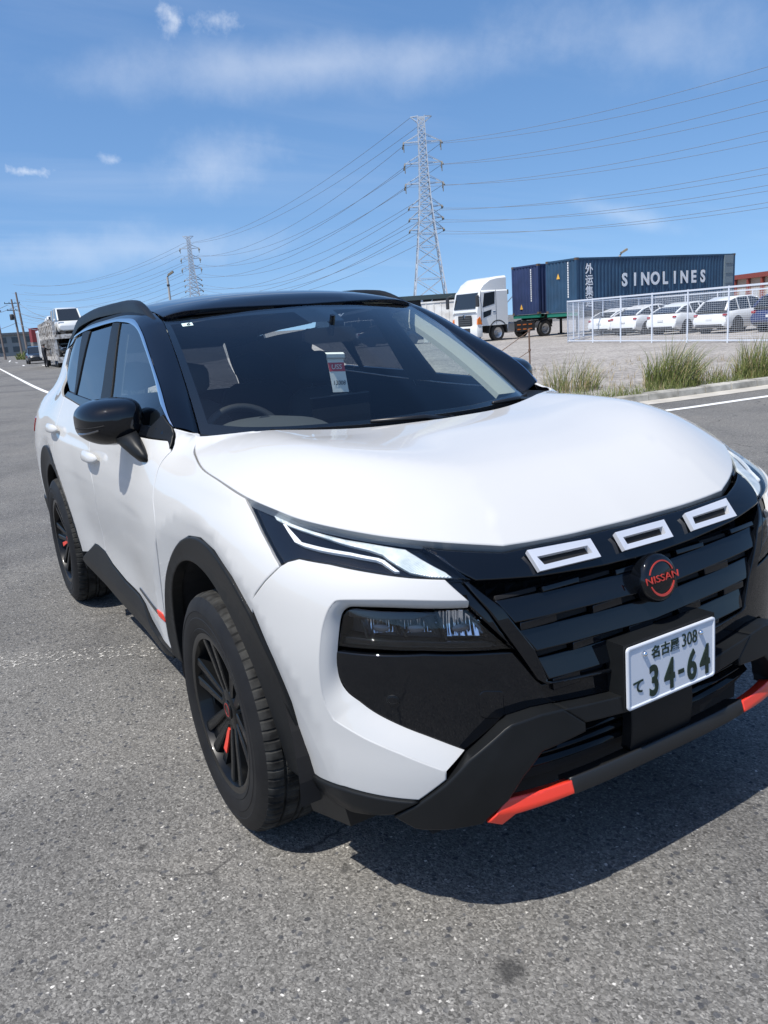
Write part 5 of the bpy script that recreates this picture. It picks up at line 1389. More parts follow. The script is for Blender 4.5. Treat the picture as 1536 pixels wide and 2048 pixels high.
def simple_car(name, loc, rz, label, cat, paint, kind='hatch', group=None, scale=1.):
    """x forward; built from a lofted body, a lofted cabin, panes, lamps and wheels"""
    K = {'hatch': dict(L=4.45,W=.87,bz=.20,belt=[(0,.52,.80),(.04,.72,.86),(.16,.96,.87),(.5,1.0,.87),(.9,.97,.87),(1.6,.94,.87),(3.0,.92,.87),(3.75,.82,.86),(4.25,.70,.82),(4.45,.56,.66)],
                   cab=[(.22,.98,1.03,.76,.70),(.80,.97,1.28,.79,.63),(1.45,.95,1.44,.80,.60),(2.05,.95,1.47,.80,.60),(2.55,.94,1.38,.80,.60),(3.45,.90,.95,.78,.72)],wb=(.85,3.55),wr=.32),
         'suv': dict(L=4.6,W=.92,bz=.24,belt=[(0,.60,.84),(.03,.75,.90),(.25,1.0,.92),(1.0,1.04,.92),(2.2,1.06,.92),(3.2,1.04,.92),(3.9,.97,.91),(4.4,.85,.86),(4.6,.65,.70)],
                   cab=[(.12,1.0,1.08,.84,.76),(.55,1.02,1.50,.84,.66),(1.2,1.03,1.66,.84,.66),(2.2,1.03,1.68,.84,.66),(2.6,1.03,1.60,.84,.66),(3.4,1.0,1.05,.82,.76)],wb=(.90,3.60),wr=.36),
         'van': dict(L=4.7,W=.86,bz=.28,belt=[(0,.6,.82),(.03,.8,.85),(.2,1.05,.86),(1.5,1.06,.86),(3.2,1.06,.86),(4.1,1.05,.85),(4.5,.98,.83),(4.7,.72,.74)],
                   cab=[(.06,1.02,1.30,.83,.76),(.16,1.04,1.92,.83,.70),(1.2,1.04,1.98,.83,.70),(3.0,1.04,1.97,.83,.70),(3.55,1.04,1.86,.83,.70),(4.35,1.02,1.10,.80,.74)],wb=(.85,3.45),wr=.31)}[kind]
    e = empty(name, loc, rz, label, cat, group); L, hw, bz = K['L'], K['W'], K['bz']
    b = MB(); rings = []
    for x, zb, w_ in K['belt']:
        lowz = bz+(.12 if x < .2 or x > L-.3 else 0)
        rings.append([(x-L/2,s_*w_*k_,z_) for s_,k_,z_ in ((-1,.90,lowz),(-1,.99,lowz+.12),(-1,1,(lowz+zb)/2+.05),(-1,.97,zb-.08),(-1,.90,zb),(1,.90,zb),(1,.97,zb-.08),(1,1,(lowz+zb)/2+.05),(1,.99,lowz+.12),(1,.90,lowz))])
    b.loft(rings); b.build('body',paint,e,True,angle=38)
    b = MB(); rings = []; rroof = []
    for x, z0, z1, w0, w1 in K['cab']:
        rings.append([(x-L/2,-w0,z0-.03),(x-L/2,-w1,z1-.05),(x-L/2,-w1*.9,z1-.012),(x-L/2,w1*.9,z1-.012),(x-L/2,w1,z1-.05),(x-L/2,w0,z0-.03)])
    b.loft(rings); b.build('cabin_glass',M_CARGL,e,False)
    cabn = K['cab']
    b = MB(); rr = cabn[1:-1]
    b.loft([[(x-L/2,-w1*1.0,z1-.055),(x-L/2,-w1*.93,z1),(x-L/2,w1*.93,z1),(x-L/2,w1*1.0,z1-.055)] for x,z0,z1,w0,w1 in rr]); b.build('roof',paint,e,True,angle=50)
    for s_ in (-1,1):
        for i, t in ((0,1),(len(cabn)-2,len(cabn)-1)):
            A_, B_ = cabn[i], cabn[t]
            b = MB(); b.bar((A_[0]-L/2,s_*A_[4]*1.01 if A_[2]-A_[1] > .2 else s_*A_[3]*.97,A_[2]-.03),(B_[0]-L/2,s_*B_[4]*1.01 if B_[2]-B_[1] > .2 else s_*B_[3]*.97,B_[2]-.03),.09,.06); b.build('pillar',paint,e)
        for xm in ((cabn[2][0]+cabn[3][0])/2+.25,cabn[1][0]+.55):
            zt = np.interp(xm,[c[0] for c in cabn],[c[2] for c in cabn]); w1 = np.interp(xm,[c[0] for c in cabn],[c[4] for c in cabn]); w0 = np.interp(xm,[c[0] for c in cabn],[c[3] for c in cabn]); z0 = np.interp(xm,[c[0] for c in cabn],[c[1] for c in cabn])
            b = MB(); b.bar((xm-L/2,s_*(w0+.008),z0-.04),(xm-.05-L/2,s_*(w1+.008),zt-.06),.08,.02); b.build('pillar',M_VGREY if paint is not M_VWHITE else paint,e)
        for wx in K['wb']:
            x = L-wx if False else wx
            small_wheel('wheel',x-L/2,s_*(hw-.10),K['wr'],.21,e,s_)
            b = MB(); b.lathe([(.001,s_*(hw+.004)),(K['wr']*1.16,s_*(hw+.004)),(K['wr']*1.16,s_*(hw-.2))],24,'y',(x-L/2,0,K['wr']+.01)); 
            b.V = [v for v in b.V]; b.build('wheel_arch',M_VGREY,e)
        zb = K['belt'][1][1]
        b = MB(); b.box(-L/2+.03,-L/2+.30,min(s_*hw*.76,s_*hw*.955),max(s_*hw*.76,s_*hw*.955),zb+.04,zb+.15,.03); b.build('tail_lamp',M_RLAMP,e)
        zf = K['belt'][-2][1]
        b = MB(); b.box(L/2-.42,L/2-.10,min(s_*hw*.50,s_*hw*.93),max(s_*hw*.50,s_*hw*.93),zf-.16,zf-.02,.03); b.build('headlamp',M_HLAMP,e)
        b = MB(); xm = cabn[-1][0]-L/2-.25; b.box(xm-.06,xm+.06,min(s_*(hw+.02),s_*(hw+.17)),max(s_*(hw+.02),s_*(hw+.17)),cabn[-1][1]+.02,cabn[-1][1]+.16,.03); b.build('side_mirror',paint,e,True)
    b = MB(); b.box(-L/2-.01,-L/2+.12,-.16,.16,.62,.72); b.build('number_plate',mat('far_plate',(.7,.7,.68),.5),e)
    b = MB(); b.box(-L/2-.02,-L/2+.2,-hw*.8,hw*.8,bz+.06,bz+.20,.03); b.build('bumper',M_VGREY if kind != 'van' else paint,e)
    b = MB(); b.box(L/2-.35,L/2-.03,-hw*.7,hw*.7,bz+.06,bz+.26,.03); b.build('bumper',M_VGREY if kind != 'van' else paint,e)
    b = MB(); b.box(L/2-.12,L/2-.005,-hw*.45,hw*.45,bz+.28,bz+.42,.02); b.build('front_grille',M_VGREY,e)
    e.scale = (scale,)*3
    return e
YU = pi/2
GC = 'cars parked behind the white fence'
simple_car('parked_hatchback',(-29.3,33.1,.045),YU,'small white hatchback, leftmost of the cars behind the fence','car',M_VWHITE,'hatch',GC,.95)
simple_car('parked_hatchback',(-26.9,32.4,.045),YU,'white hatchback, second from the left behind the fence','car',M_VWHITE,'hatch',GC)
simple_car('parked_hatchback',(-24.1,31.9,.045),YU,'white hatchback with dark tail band in the middle of the cars behind the fence','car',M_VWHITE,'hatch',GC)
simple_car('parked_crossover',(-21.25,31.6,.045),YU,'tall white crossover behind the fence, beside the navy car','car',M_VWHITE,'suv',GC,.94)
simple_car('parked_crossover',(-18.45,31.9,.045),YU,'navy blue crossover at the right edge behind the fence','car',M_VBLUE,'suv',GC)
simple_car('parked_van',(-22.8,40.2,.045),YU,'white van in the second row behind the fence','van',M_VWHITE,'van',GC)
simple_car('parked_crossover',(-17.6,40.5,.045),YU,'white crossover in the second row behind the fence, farthest right','car',M_VWHITE,'suv',GC)
simple_car('parked_hatchback',(-43.4,26.6,.045),radians(60),'dark hatchback on the gravel, seen through the windscreen','car',M_VDARK,'hatch')
simple_car('parked_van',(-49.5,28.5,.045),radians(75),'pale van standing behind the dark hatchback, seen through the windscreen','van',M_VWHITE,'van',None,.9)
simple_car('parked_crossover',(-84.5,10.4,.0),radians(-4),'dark crossover facing us beside the utility poles','car',M_VDARK,'suv')
simple_car('parked_hatchback',(-116,9.2,.0),radians(174),'tiny red car at the left edge of the road','car',mat('vehicle_red',(.45,.02,.02),.3,coat=.8),'hatch')

# --- car carrier
M_DIRTY = mat('dirty_white_steel',(.55,.52,.47),.6,fn=noise_col((.22,.19,.16),(.66,.63,.58),5,.35,.6))
ct = empty('car_transporter',(-58.2,9.35,0),radians(176.6),'dirty white car transporter with slatted sides parked at the roadside','truck')
Lc = 11.5
for s_ in (-1,1):
    for i in range(9):
        x = .2+i*1.35; b = MB(); h_ = 3.2+.12*i if i < 3 else 3.45-.02*i
        b.bar((x,s_*1.17,.55),(x-.15,s_*1.17,h_),.20,.10); b.build('side_post',M_DIRTY,ct)
        if i < 8:
            b = MB(); b.bar((x+.2,s_*1.15,.8),(x+1.0,s_*1.15,3.1),.10,.05); b.build('side_brace',M_DIRTY,ct)
            b = MB(); b.box(x+.40,x+.52,s_*1.19-.03,s_*1.19+.03,.7,2.9+.03*i); b.build('side_slat',M_DIRTY,ct)
    b = MB(); b.box(0,Lc,s_*1.17-.07,s_*1.17+.07,.52,.80); b.box(0,Lc,s_*1.17-.06,s_*1.17+.06,2.05,2.25); b.box(0,Lc,s_*1.17-.05,s_*1.17+.05,3.0,3.12); b.build('side_rail',M_DIRTY,ct)
    for x in (1.6,2.8,9.8): small_wheel('wheel',x,s_*.98,.42,.30,ct,s_)
b = MB(); b.box(0,Lc,-1.1,1.1,.62,.74); b.build('lower_deck',mat('deck_steel',(.10,.09,.08),.7),ct)
b = MB(); b.box(0,Lc,-1.1,1.1,2.10,2.20); b.build('upper_deck',MATS['deck_steel'],ct)
b = MB(); b.box(-.05,.05,-1.2,1.2,.35,.75); b.box(-.05,.05,-1.2,1.2,2.0,2.3); b.build('tail_beam',M_DIRTY,ct)
b = MB(); b.box(Lc+.4,Lc+2.6,-1.22,1.22,.6,2.9,.15); b.build('tractor_cab',M_VWHITE,ct)
Mt = ct.matrix_basis
def on_ct(x, y, z): return tuple(Mt @ Vector((x,y,z)))
GT = 'vehicles carried by the transporter'
simple_car('carried_van',on_ct(2.35,0,2.20),radians(-3.4),'white van on the upper deck of the transporter, nearest us','van',M_VWHITE,'van',GT)
simple_car('carried_crossover',on_ct(8.2,0,2.20),radians(-3.4),'white car on the upper deck of the transporter, behind the van','car',M_VWHITE,'suv',GT)
simple_car('carried_hatchback',on_ct(2.9,0,.74),radians(-3.4),'dark car half hidden on the lower deck of the transporter','car',M_VDARK,'hatch',GT)

# --- tractor and containers
def corr(name, x0, x1, y0, y1, z0, z1, col, label, lettering=None, end=False):
    e = empty(name,((x0+x1)/2,y0,0),0,label,'container','shipping containers on trailers'); ox, oy = (x0+x1)/2, y0
    m = mat(name+'_'+'%d'%int(-x0*10),col,.55,fn=noise_col(tuple(c*.75 for c in col),tuple(min(1,c*1.2) for c in col),1.2,.3,.75,detail=8))
    # corrugated walls
    def wall(a, c, nrm_, L, pitch=.28, dep=.036):
        V = []; F = []; n = int(L/pitch); p_ = []
        for i in range(n):
            t = i*pitch; p_ += [(t,0),(t+pitch*.30,0),(t+pitch*.5,-dep),(t+pitch*.8,-dep)]
        p_.append((L,0))
        d = Vector(c)-Vector(a); d.normalize(); nn = Vector(nrm_)
        for t,o_ in p_: q = Vector(a)+d*min(t,L)+nn*o_; V += [(q.x,q.y,z0+.14),(q.x,q.y,z1-.10)]
        return V, [(2*i,2*i+2,2*i+3,2*i+1) for i in range(len(p_)-1)]
    hx = (x1-x0)/2; L = y1-y0
    for nm,(a,c,n_,l) in (('side_wall',((hx-.02,.08),(hx-.02,L-.08),(1,0,0),L-.16)),('side_wall',((-hx+.02,.08),(-hx+.02,L-.08),(-1,0,0),L-.16)),('end_wall',((-hx+.08,.02),(hx-.08,.02),(0,-1,0),2*hx-.16))):
        V,F = wall((*a,0),(*c,0),n_,l); mesh_obj(nm,V,F,m,e)
    b = MB(); b.box(-hx+.05,hx-.05,L-.08,L-.02,z0+.1,z1-.1); b.build('door_end',m,e)
    b = MB(); b.box(-hx+.03,hx-.03,.03,L-.03,z1-.05,z1-.02); b.build('roof_sheet',m,e)
    for sx in (-1,1):
        for yy in (0,L-.16):
            b = MB(); b.box(min(sx*hx,sx*(hx-.16)),max(sx*hx,sx*(hx-.16)),yy,yy+.16,z0,z1); b.build('corner_post',m,e)
            for zz_ in (z0-.003,z1-.12):
                b = MB(); b.box(min(sx*(hx+.006),sx*(hx-.17)),max(sx*(hx+.006),sx*(hx-.17)),yy-.006,yy+.178,zz_,zz_+.125); b.build('corner_casting',mat('casting',(.10,.07,.05),.7),e)
        b = MB(); b.box(min(sx*(hx-.002),sx*(hx-.08)),max(sx*(hx-.002),sx*(hx-.08)),.16,L-.16,z0+.01,z0+.15); b.box(min(sx*(hx-.002),sx*(hx-.07)),max(sx*(hx-.002),sx*(hx-.07)),.16,L-.16,z1-.11,z1-.01); b.build('side_beam',m,e)
    b = MB(); b.box(-hx+.16,hx-.16,.004,.08,z0+.01,z0+.15); b.build('end_beam',m,e); b = MB(); b.box(-hx+.16,hx-.16,.004,.08,z1-.11,z1-.01); b.build('end_beam',m,e)
    return e, m, hx, L
def trailer(x0, x1, y0, y1, z, label):
    e = empty('container_trailer',((x0+x1)/2,y0,0),0,label,'trailer','container trailers'); L = y1-y0; hx = (x1-x0)/2
    mg = mat('trailer_green',(.012,.16,.11),.5); md = mat('chassis_black',(.02,.025,.025),.7)
    for s_ in (-1,1):
        b = MB(); b.box(s_*.45-.07,s_*.45+.07,.1,L,z-.35,z-.04); b.build('main_beam',md,e)
        for i,yy in enumerate((.3,L*.5,L-.4)):
            b = MB(); b.box(min(s_*.4,s_*hx),max(s_*.4,s_*hx),yy-.12,yy+.12,z-.16,z-.006); b.box(min(s_*(hx-.25),s_*hx),max(s_*(hx-.25),s_*hx),yy-.16,yy+.16,z-.22,z-.006,.03); b.build('outrigger',mg,e)
        for yy in (L*.30,): 
            b = MB(); b.box(s_*.75-.06,s_*.75+.06,yy-.06,yy+.06,.1,z-.3); b.box(s_*.75-.15,s_*.75+.15,yy-.15,yy+.15,.05,.11); b.build('landing_leg',md,e)
        b = MB(); b.box(min(s_*.5,s_*hx),max(s_*.5,s_*hx),L*.28,L*.62,z-.30,z-.10); b.build('side_guard',mg,e)
        for yy in (L-3.6,L-2.3,L-1.0): small_wheel('wheel',0,0,.50,.28,e,s_).data.transform(Matrix.Translation((s_*1.0,yy,0))@Matrix.Rotation(-pi/2,4,'Z'))
    b = MB(); b.box(-hx,hx,.05,.3,z-.22,z-.008); b.build('front_bolster',mg,e)
    for k_ in list(e.children):
        if k_.name.startswith('wheel'):
            for q in k_.children:
                s_ = 1 if k_.data.vertices[0].co.x > 0 else -1
                q.data.transform(Matrix.Translation((k_.data.vertices[0].co.x*0+s_*1.0,sum(v.co.y for v in k_.data.vertices)/len(k_.data.vertices),0))@Matrix.Rotation(-pi/2,4,'Z'))
    return e
trailer(-38.1,-35.64,32.5,44.7,1.42,'black and green trailer coupled to the white truck tractor')
trailer(-33.55,-31.1,31.2,44.9,1.40,'black and green trailer carrying the container with big white letters')
cA,_,_,_ = corr('shipping_container',-38.1,-35.64,32.5,44.7,1.42,4.36,(.022,.038,.105),'plain navy blue container on the trailer right behind the white cab')
cB,mB,hx,LB = corr('shipping_container',-33.55,-31.1,31.2,44.9,1.40,4.28,(.02,.06,.115),'dark blue container with white lettering along its long side')
M_CW = mat('stencil_white',(.72,.73,.74),.6)
FS = lambda y, z: frame((hx+.012,y,z),(0,1,0),(0,0,1))
for ch, y in zip('SINOLINES',np.linspace(3.75,10.6,9)):
    text('letter',ch,.98,FS(y,2.95),M_CW,cB,.004,xs=1.0,bold=.035)
for ch, z in zip('外运集运',(3.62,3.02,2.42,1.86)):
    text('letter',ch,.60,FS(.95,z),M_CW,cB,.004,bold=.012)
for c_ in (cA,cB):
    for i in range(15):
        b = MB(); b.box(.52,.60,.002-.0,.010,0,.10); b.V = [(x,y-.004,z+(4.0-.13*i)) for x,y,z in b.V]; b.build('stencil_mark',M_CW,c_)
    b = MB(); b.prism([(-.5,1.75),(-.24,1.75),(-.37,2.05)] if c_ is cA else [(-.35,3.25),(-.09,3.25),(-.22,3.55)],'y',-.006,.004); b.build('warning_mark',mat('warning_yellow',(.75,.42,.06),.6),c_)
b = MB(); b.box(hx-.05,hx+.03,LB-1.05,LB-.2,1.55,4.2); b.build('side_panel',mat('panel_grey',(.16,.20,.22),.5),cB)
for z in (1.9,2.5,3.1,3.7):
    b = MB(); b.box(hx+.032,hx+.06,LB-.95,LB-.3,z,z+.06); b.build('panel_rib',MATS['panel_grey'],cB)

tr = empty('truck_tractor',(-36.9,27.77,0),0,'white cab truck tractor with high roof fairing and dark grille','truck')
mw = M_VWHITE; hw_ = 1.24
def ring(y, w, z0, z1, rnd=.12): return [(-w,y,z0),(w,y,z0),(w,y,z1-rnd),(w-rnd,y,z1),(-w+rnd,y,z1),(-w,y,z1-rnd)]
b = MB(); b.loft([ring(.10,1.16,1.0,1.75),ring(.02,1.20,.98,1.78),ring(.05,1.22,.96,2.0),ring(.30,1.24,.95,2.98),ring(1.0,1.24,.95,3.02),ring(2.30,1.24,.95,3.02)]); b.build('cab',mw,tr,True,angle=35)
b = MB(); b.loft([ring(.34,1.10,2.95,3.02,.05),ring(.60,1.14,2.98,3.38),ring(1.1,1.16,2.98,3.66),ring(1.6,1.17,2.98,3.74),ring(2.28,1.17,2.98,3.78)]); b.build('roof_fairing',mw,tr,True,angle=40)
b = MB(); b.loft([[(-1.05,.045,1.98),(1.05,.045,1.98),(1.02,.27,2.86),(-1.02,.27,2.86)],[(-1.05,.15,1.98),(1.05,.15,1.98),(1.02,.36,2.86),(-1.02,.36,2.86)]]); 
b.V = [(x,y-.035,z) for x,y,z in b.V]; b.build('windscreen',M_CARGL,tr)
for s_ in (-1,1):
    b = MB(); b.prism([(.42,2.0),(1.30,2.18),(1.34,2.88),(.55,2.80)],'x',s_*1.238-.012,s_*1.238+.012); b.build('side_window',M_CARGL,tr)
    b = MB(); b.prism([(.45,1.40),(1.0,1.56),(1.06,1.86),(.45,1.74)],'x',s_*1.238-.012,s_*1.238+.012); b.build('lower_window',M_CARGL,tr)
    b = MB(); b.box(s_*1.25-.012,s_*1.25+.012,1.15,1.36,1.70,1.76); b.build('door_handle',M_CHROME,tr)
    for q in ((.30,1.02,.30,2.95),(1.42,1.0,1.42,2.96)):
        b = MB(); b.box(s_*1.242-.004,s_*1.242+.004,q[0]-.012,q[0]+.012,q[1],q[3]); b.build('door_gap',M_VGREY,tr)
    b = MB(); b.prism([(.0,1.05),(.34,1.05),(.20,1.50),(.03,1.38)],'x',s_*1.20-.05,s_*1.20+.05); b.build('corner_lamp',M_AMBER,tr)
    b = MB(); b.tube([(s_*1.25,.1,2.85),(s_*1.48,-.12,2.75),(s_*1.48,-.12,2.10)],.022,6); b.box(min(s_*1.36,s_*1.58),max(s_*1.36,s_*1.58),-.20,-.06,2.05,2.70,.04); b.build('mirror',M_VGREY,tr)
    b = MB(); rings = []
    for a in np.linspace(0,pi,13): rings.append([(s_*1.25+dx_,1.53+r_*cos(a),.53+r_*sin(a)) for r_,dx_ in ((.66,0),(.72,0),(.72,-s_*.30),(.66,-s_*.30))])
    b.loft(rings); b.build('wheel_arch',M_VGREY,tr)
    def tw(y):
        w = small_wheel('wheel',0,0,.51,.30,tr,s_)
        for o_ in [w]+list(w.children): o_.data.transform(Matrix.Translation((s_*1.06,y,0))@Matrix.Rotation(-pi/2,4,'Z'))
    tw(1.53); tw(5.28)
    b = MB(); b.box(min(s_*.55,s_*1.2),max(s_*.55,s_*1.2),2.25,2.85,.45,1.05,.08); b.build('fuel_tank',mat('brushed_steel',(.45,.46,.48),.35,.9),tr)
    b = MB(); b.box(min(s_*1.10,s_*1.18),max(s_*1.10,s_*1.18),2.95,4.45,.45,1.0); b.build('side_skirt',M_VGREY,tr)
    for yy in (3.05,3.5,3.95):
        for zz_ in (.55,.82):
            b = MB(); b.box(s_*1.185-.008,s_*1.185+.008,yy,yy+.26,zz_,zz_+.06); b.build('skirt_marker',M_AMBER,tr)
    b = MB(); rings = []
    for a in np.linspace(.15,pi-.15,11): rings.append([(s_*1.0+dx_,5.28+r_*cos(a),.51+r_*sin(a)) for r_,dx_ in ((.58,.16),(.62,.16),(.62,-.16),(.58,-.16))])
    b.loft(rings); b.build('mudguard',M_VGREY,tr)
    b = MB(); b.box(min(s_*.55,s_*1.12),max(s_*.55,s_*1.12),-.03,.12,.62,.80,.03); b.build('headlamp',M_HLAMP,tr)
b = MB(); b.box(-1.22,1.22,-.05,.40,.30,.98,.08); b.build('bumper',mw,tr,True,angle=40)
b = MB(); b.box(-.62,.62,-.03,.06,.98,1.60,.03); b.build('grille',M_VGREY,tr)
for z in (1.06,1.18,1.30,1.42):
    b = MB(); b.box(-.58,.58,-.05,-.02,z,z+.05); b.build('grille_slat',mat('grille_grey',(.07,.075,.08),.4),tr)
b = MB(); b.lathe([(.001,-.07),(.11,-.07),(.12,-.04)],20,'y',(0,0,1.52)); b.build('maker_badge',M_CHROME,tr)
b = MB(); b.box(-.58,.58,-.062,-.02,.62,.86); b.build('lower_grille',M_VGREY,tr)
b = MB(); b.box(-.42,.42,2.3,6.6,.75,1.05); b.build('chassis_frame',mat('chassis_black',(.02,.025,.025),.7),tr)
b = MB(); b.box(-.95,.95,1.0,2.28,.55,.98); b.build('cab_floor',M_VGREY,tr)

# ================================================================== mesh fence
M_FENCE = mat('galvanised_white',(.66,.70,.76),.45,.1)
def mesh_panel(a, c, h, name, parent, wires=26, vert=.10):
    a, c = Vector(a), Vector(c); L = (c-a).length; d = (c-a).normalized(); n_ = Vector((-d.y,d.x,0)); b = MB()
    def thin(p0, p1, w):
        x = (p1-p0).normalized().cross(n_)*w; k = n_*w
        V = [p0+x,p0+k,p0-x,p0-k,p1+x,p1+k,p1-x,p1-k]; b.add(V,[(0,1,5,4),(1,2,6,5),(2,3,7,6),(3,0,4,7)])
    k = int(L/vert)
    for i in range(k+1): thin(a+d*(L*i/k)+Vector((0,0,.08)),a+d*(L*i/k)+Vector((0,0,h)),.0022)
    for i in range(wires): thin(a+Vector((0,0,.10+(h-.12)*i/(wires-1))),c+Vector((0,0,.10+(h-.12)*i/(wires-1))),.0030)
    return b.build(name,M_FENCE,parent,fix=False)
def fence(P, h, label, post=.030, step=2.0):
    e = empty('mesh_fence',(0,0,0),0,label,'fence')
    for (x0,y0),(x1,y1) in zip(P[:-1],P[1:]):
        L = hypot(x1-x0,y1-y0); n = max(1,round(L/step))
        for i in range(n):
            a = (x0+(x1-x0)*i/n,y0+(y1-y0)*i/n,.045); c = (x0+(x1-x0)*(i+1)/n,y0+(y1-y0)*(i+1)/n,.045)
            mesh_panel(a,c,h,'mesh_panel',e)
            b = MB(); b.tube([a,(a[0],a[1],h+.10)],post,8); b.build('post',M_FENCE,e)
            b = MB(); b.bar((a[0],a[1],h+.06),(c[0],c[1],h+.06),.05,.06); b.build('top_rail',M_FENCE,e)
            b = MB(); b.bar((a[0],a[1],.12),(c[0],c[1],.12),.03,.04); b.build('bottom_rail',M_FENCE,e)
    b = MB(); b.tube([(*P[-1],.045),(*P[-1],h+.10)],post,8); b.build('post',M_FENCE,e)
    return e
fence([(-25.6,25.2),(-15.5,22.86),(-7.4,21.0)],1.83,'white wire mesh fence in front of the parked white cars')
fence([(-25.6,25.2),(-29.0,29.6),(-30.2,36.5)],1.83,'white wire mesh fence running back beside the containers')
fence([(-30.2,36.5),(-8.0,37.2)],1.83,'white wire mesh fence at the back of the car compound')

# ================================================================== buildings
M_TEAL = mat('dark_teal_roof',(.035,.055,.06),.5); M_WALLD = mat('dark_wall',(.02,.028,.04),.7)
sh = empty('dark_shed',(-63,43,0),radians(63),'dark open shed with a flat teal roof behind the white cab','building')
b = MB(); b.box(-9,7,-4,4,3.35,3.75); b.build('roof',M_TEAL,sh)
b = MB(); b.box(-8.7,6.7,-3.4,3.8,0,3.35); b.build('wall',M_WALLD,sh)
for x in (-8.6,-4.8,-1.,2.8,6.6):
    b = MB(); b.box(x-.1,x+.1,-3.9,-3.7,0,3.35); b.build('post',M_HUB,sh); 
    b = MB(); b.bar((x,-3.8,2.3),(x+1.0,-3.8,3.3),.10,.08); b.build('brace',M_HUB,sh)
wb = empty('white_storage_box',(-41.2,29.6,0),radians(35),'white storage box standing left of the white cab','container')
mb_ = mat('box_white',(.62,.62,.60),.6,fn=noise_col((.48,.46,.43),(.68,.68,.66),2,.3,.6))
b = MB(); b.box(-1.3,1.3,-1.1,1.1,.1,2.55); b.build('shell',mb_,wb)
b = MB(); b.box(-1.35,1.35,-1.15,1.15,2.55,2.65); b.build('lid',mb_,wb)
for x in (-1.0,-.5,0,.5,1.0):
    b = MB(); b.box(x-.03,x+.03,-1.13,-1.10,.2,2.5); b.build('rib',mb_,wb)
b = MB(); b.box(-.9,-.5,-1.3,-1.1,1.3,1.7); b.build('fan_unit',M_HUB,wb)
rb = empty('red_framed_building',(-55,81,0),radians(-28),'building with a red steel frame beyond the right end of the long container','building')
b = MB(); b.box(-9,12,0,6,0,3.6); b.build('wall',mat('tan_wall',(.40,.30,.22),.8),rb)
b = MB(); b.box(-9.4,12.4,-.4,6.4,3.6,4.1); b.build('roof',mat('red_steel',(.24,.05,.035),.6),rb)
for i in range(8):
    b = MB(); x = -9+3*i; b.box(x-.15,x+.15,-.35,-.05,0,3.6); b.build('column',MATS['red_steel'],rb)
    b = MB(); b.box(x+.7,x+2.0,-.06,-.01,1.2,2.5); b.build('window',mat('pale_pane',(.5,.5,.48),.3),rb)
fb = empty('grey_warehouse',(-212,25,0),radians(95),'long grey warehouse with many windows behind the utility poles','building')
b = MB(); b.box(-30,14,0,14,0,5.0); b.build('wall',mat('grey_cladding',(.26,.27,.26),.8),fb)
b = MB(); b.box(-30.5,14.5,-.6,14.5,5.0,5.5); b.build('roof',mat('grey_roof',(.13,.14,.15),.6),fb)
for i in range(14):
    for z in (.9,3.1):
        b = MB(); b.box(-29+3*i,-27.2+3*i,-.06,-.005,z,z+1.3); b.build('window',mat('far_pane',(.07,.085,.09),.2),fb)
rc = empty('red_container',(-163,22.6,0),radians(92),'red container stacked high beyond the transporter','container')
b = MB(); b.box(-1.6,3.2,0,2.5,2.6,5.2); b.build('upper_box',mat('oxide_red',(.23,.03,.03),.6),rc)
b = MB(); b.box(-1.6,3.2,.05,2.5,0,2.59); b.build('lower_box',mat('grey_box',(.2,.19,.18),.7),rc)
b = MB(); b.box(-.9,-.2,-.02,.0,4.2,4.6); b.box(.2,.6,-.02,0,3.2,3.5); b.build('marking',M_CW,rc)
V,F = [],[]
for i in range(70):
    x = random.uniform(-185,-118); y = 13.5+(-x-118)*.12+random.uniform(0,6)
    v_,f_ = blades(60,1.2,1.2,.3,1.5,.6,(0,0),.10,700+i); k = len(V); V += [(a+x,b_+y,c) for a,b_,c in v_]; F += [tuple(j+k for j in f) for f in f_]
tag(mesh_obj('roadside_scrub',V,F,M_GRASS),'green scrub at the far roadside below the utility poles','scrub',kind='stuff')

# ================================================================== poles, lamp, pylons, wires
M_POLE = mat('pole_concrete',(.20,.16,.14),.85); M_WIRE = mat('wire',(.17,.19,.22),.6); M_GALV = mat('galvanised',(.50,.54,.58),.5,.4)
def upole(loc, h, label, tilt=(0,0), arms=((-.6,1.1),(-1.6,.9)), trafo=True):
    e = empty('utility_pole',loc,radians(8),label,'utility pole','utility poles'); tx, ty = tilt
    b = MB(); b.tube([(0,0,0),(tx*h,ty*h,h)],[.19,.12],10); b.build('mast',M_POLE,e)
    for dz, hwid in arms:
        z = h+dz; b = MB(); b.box(tx*z-.05,tx*z+.05,ty*z-hwid,ty*z+hwid,z-.05,z+.05); a_ = b.build('crossarm',M_VGREY,e)
        for y in (-hwid,-hwid*.4,hwid*.4,hwid):
            b = MB(); b.tube([(tx*z,ty*z+y*.95,z),(tx*z,ty*z+y*.95,z+.22)],.05,6); b.build('insulator',M_VGREY,a_)
    if trafo:
        z = h-3.0; b = MB(); b.lathe([(.001,0),(.26,0),(.28,.1),(.28,.75),(.2,.85),(.001,.85)],14,'z',(tx*z,ty*z-.45,z)); b.build('transformer',M_VGREY,e,True,angle=40)
    return e
upole((-128,15.3,0),9.6,'tallest utility pole, bare wooden mast leaning a little to the left',(0,-.03),(),False)
upole((-131,14.9,0),8.8,'utility pole with crossarms and a transformer, left beside the tallest one',(0,-.03))
upole((-140,13.4,0),8.0,'utility pole with one crossarm, third from the transporter',(0,-.02),((-.5,.7),),False)
upole((-150,13.2,0),5.0,'short utility pole stub at the left edge',(0,-.02),((-.4,.5),),False)
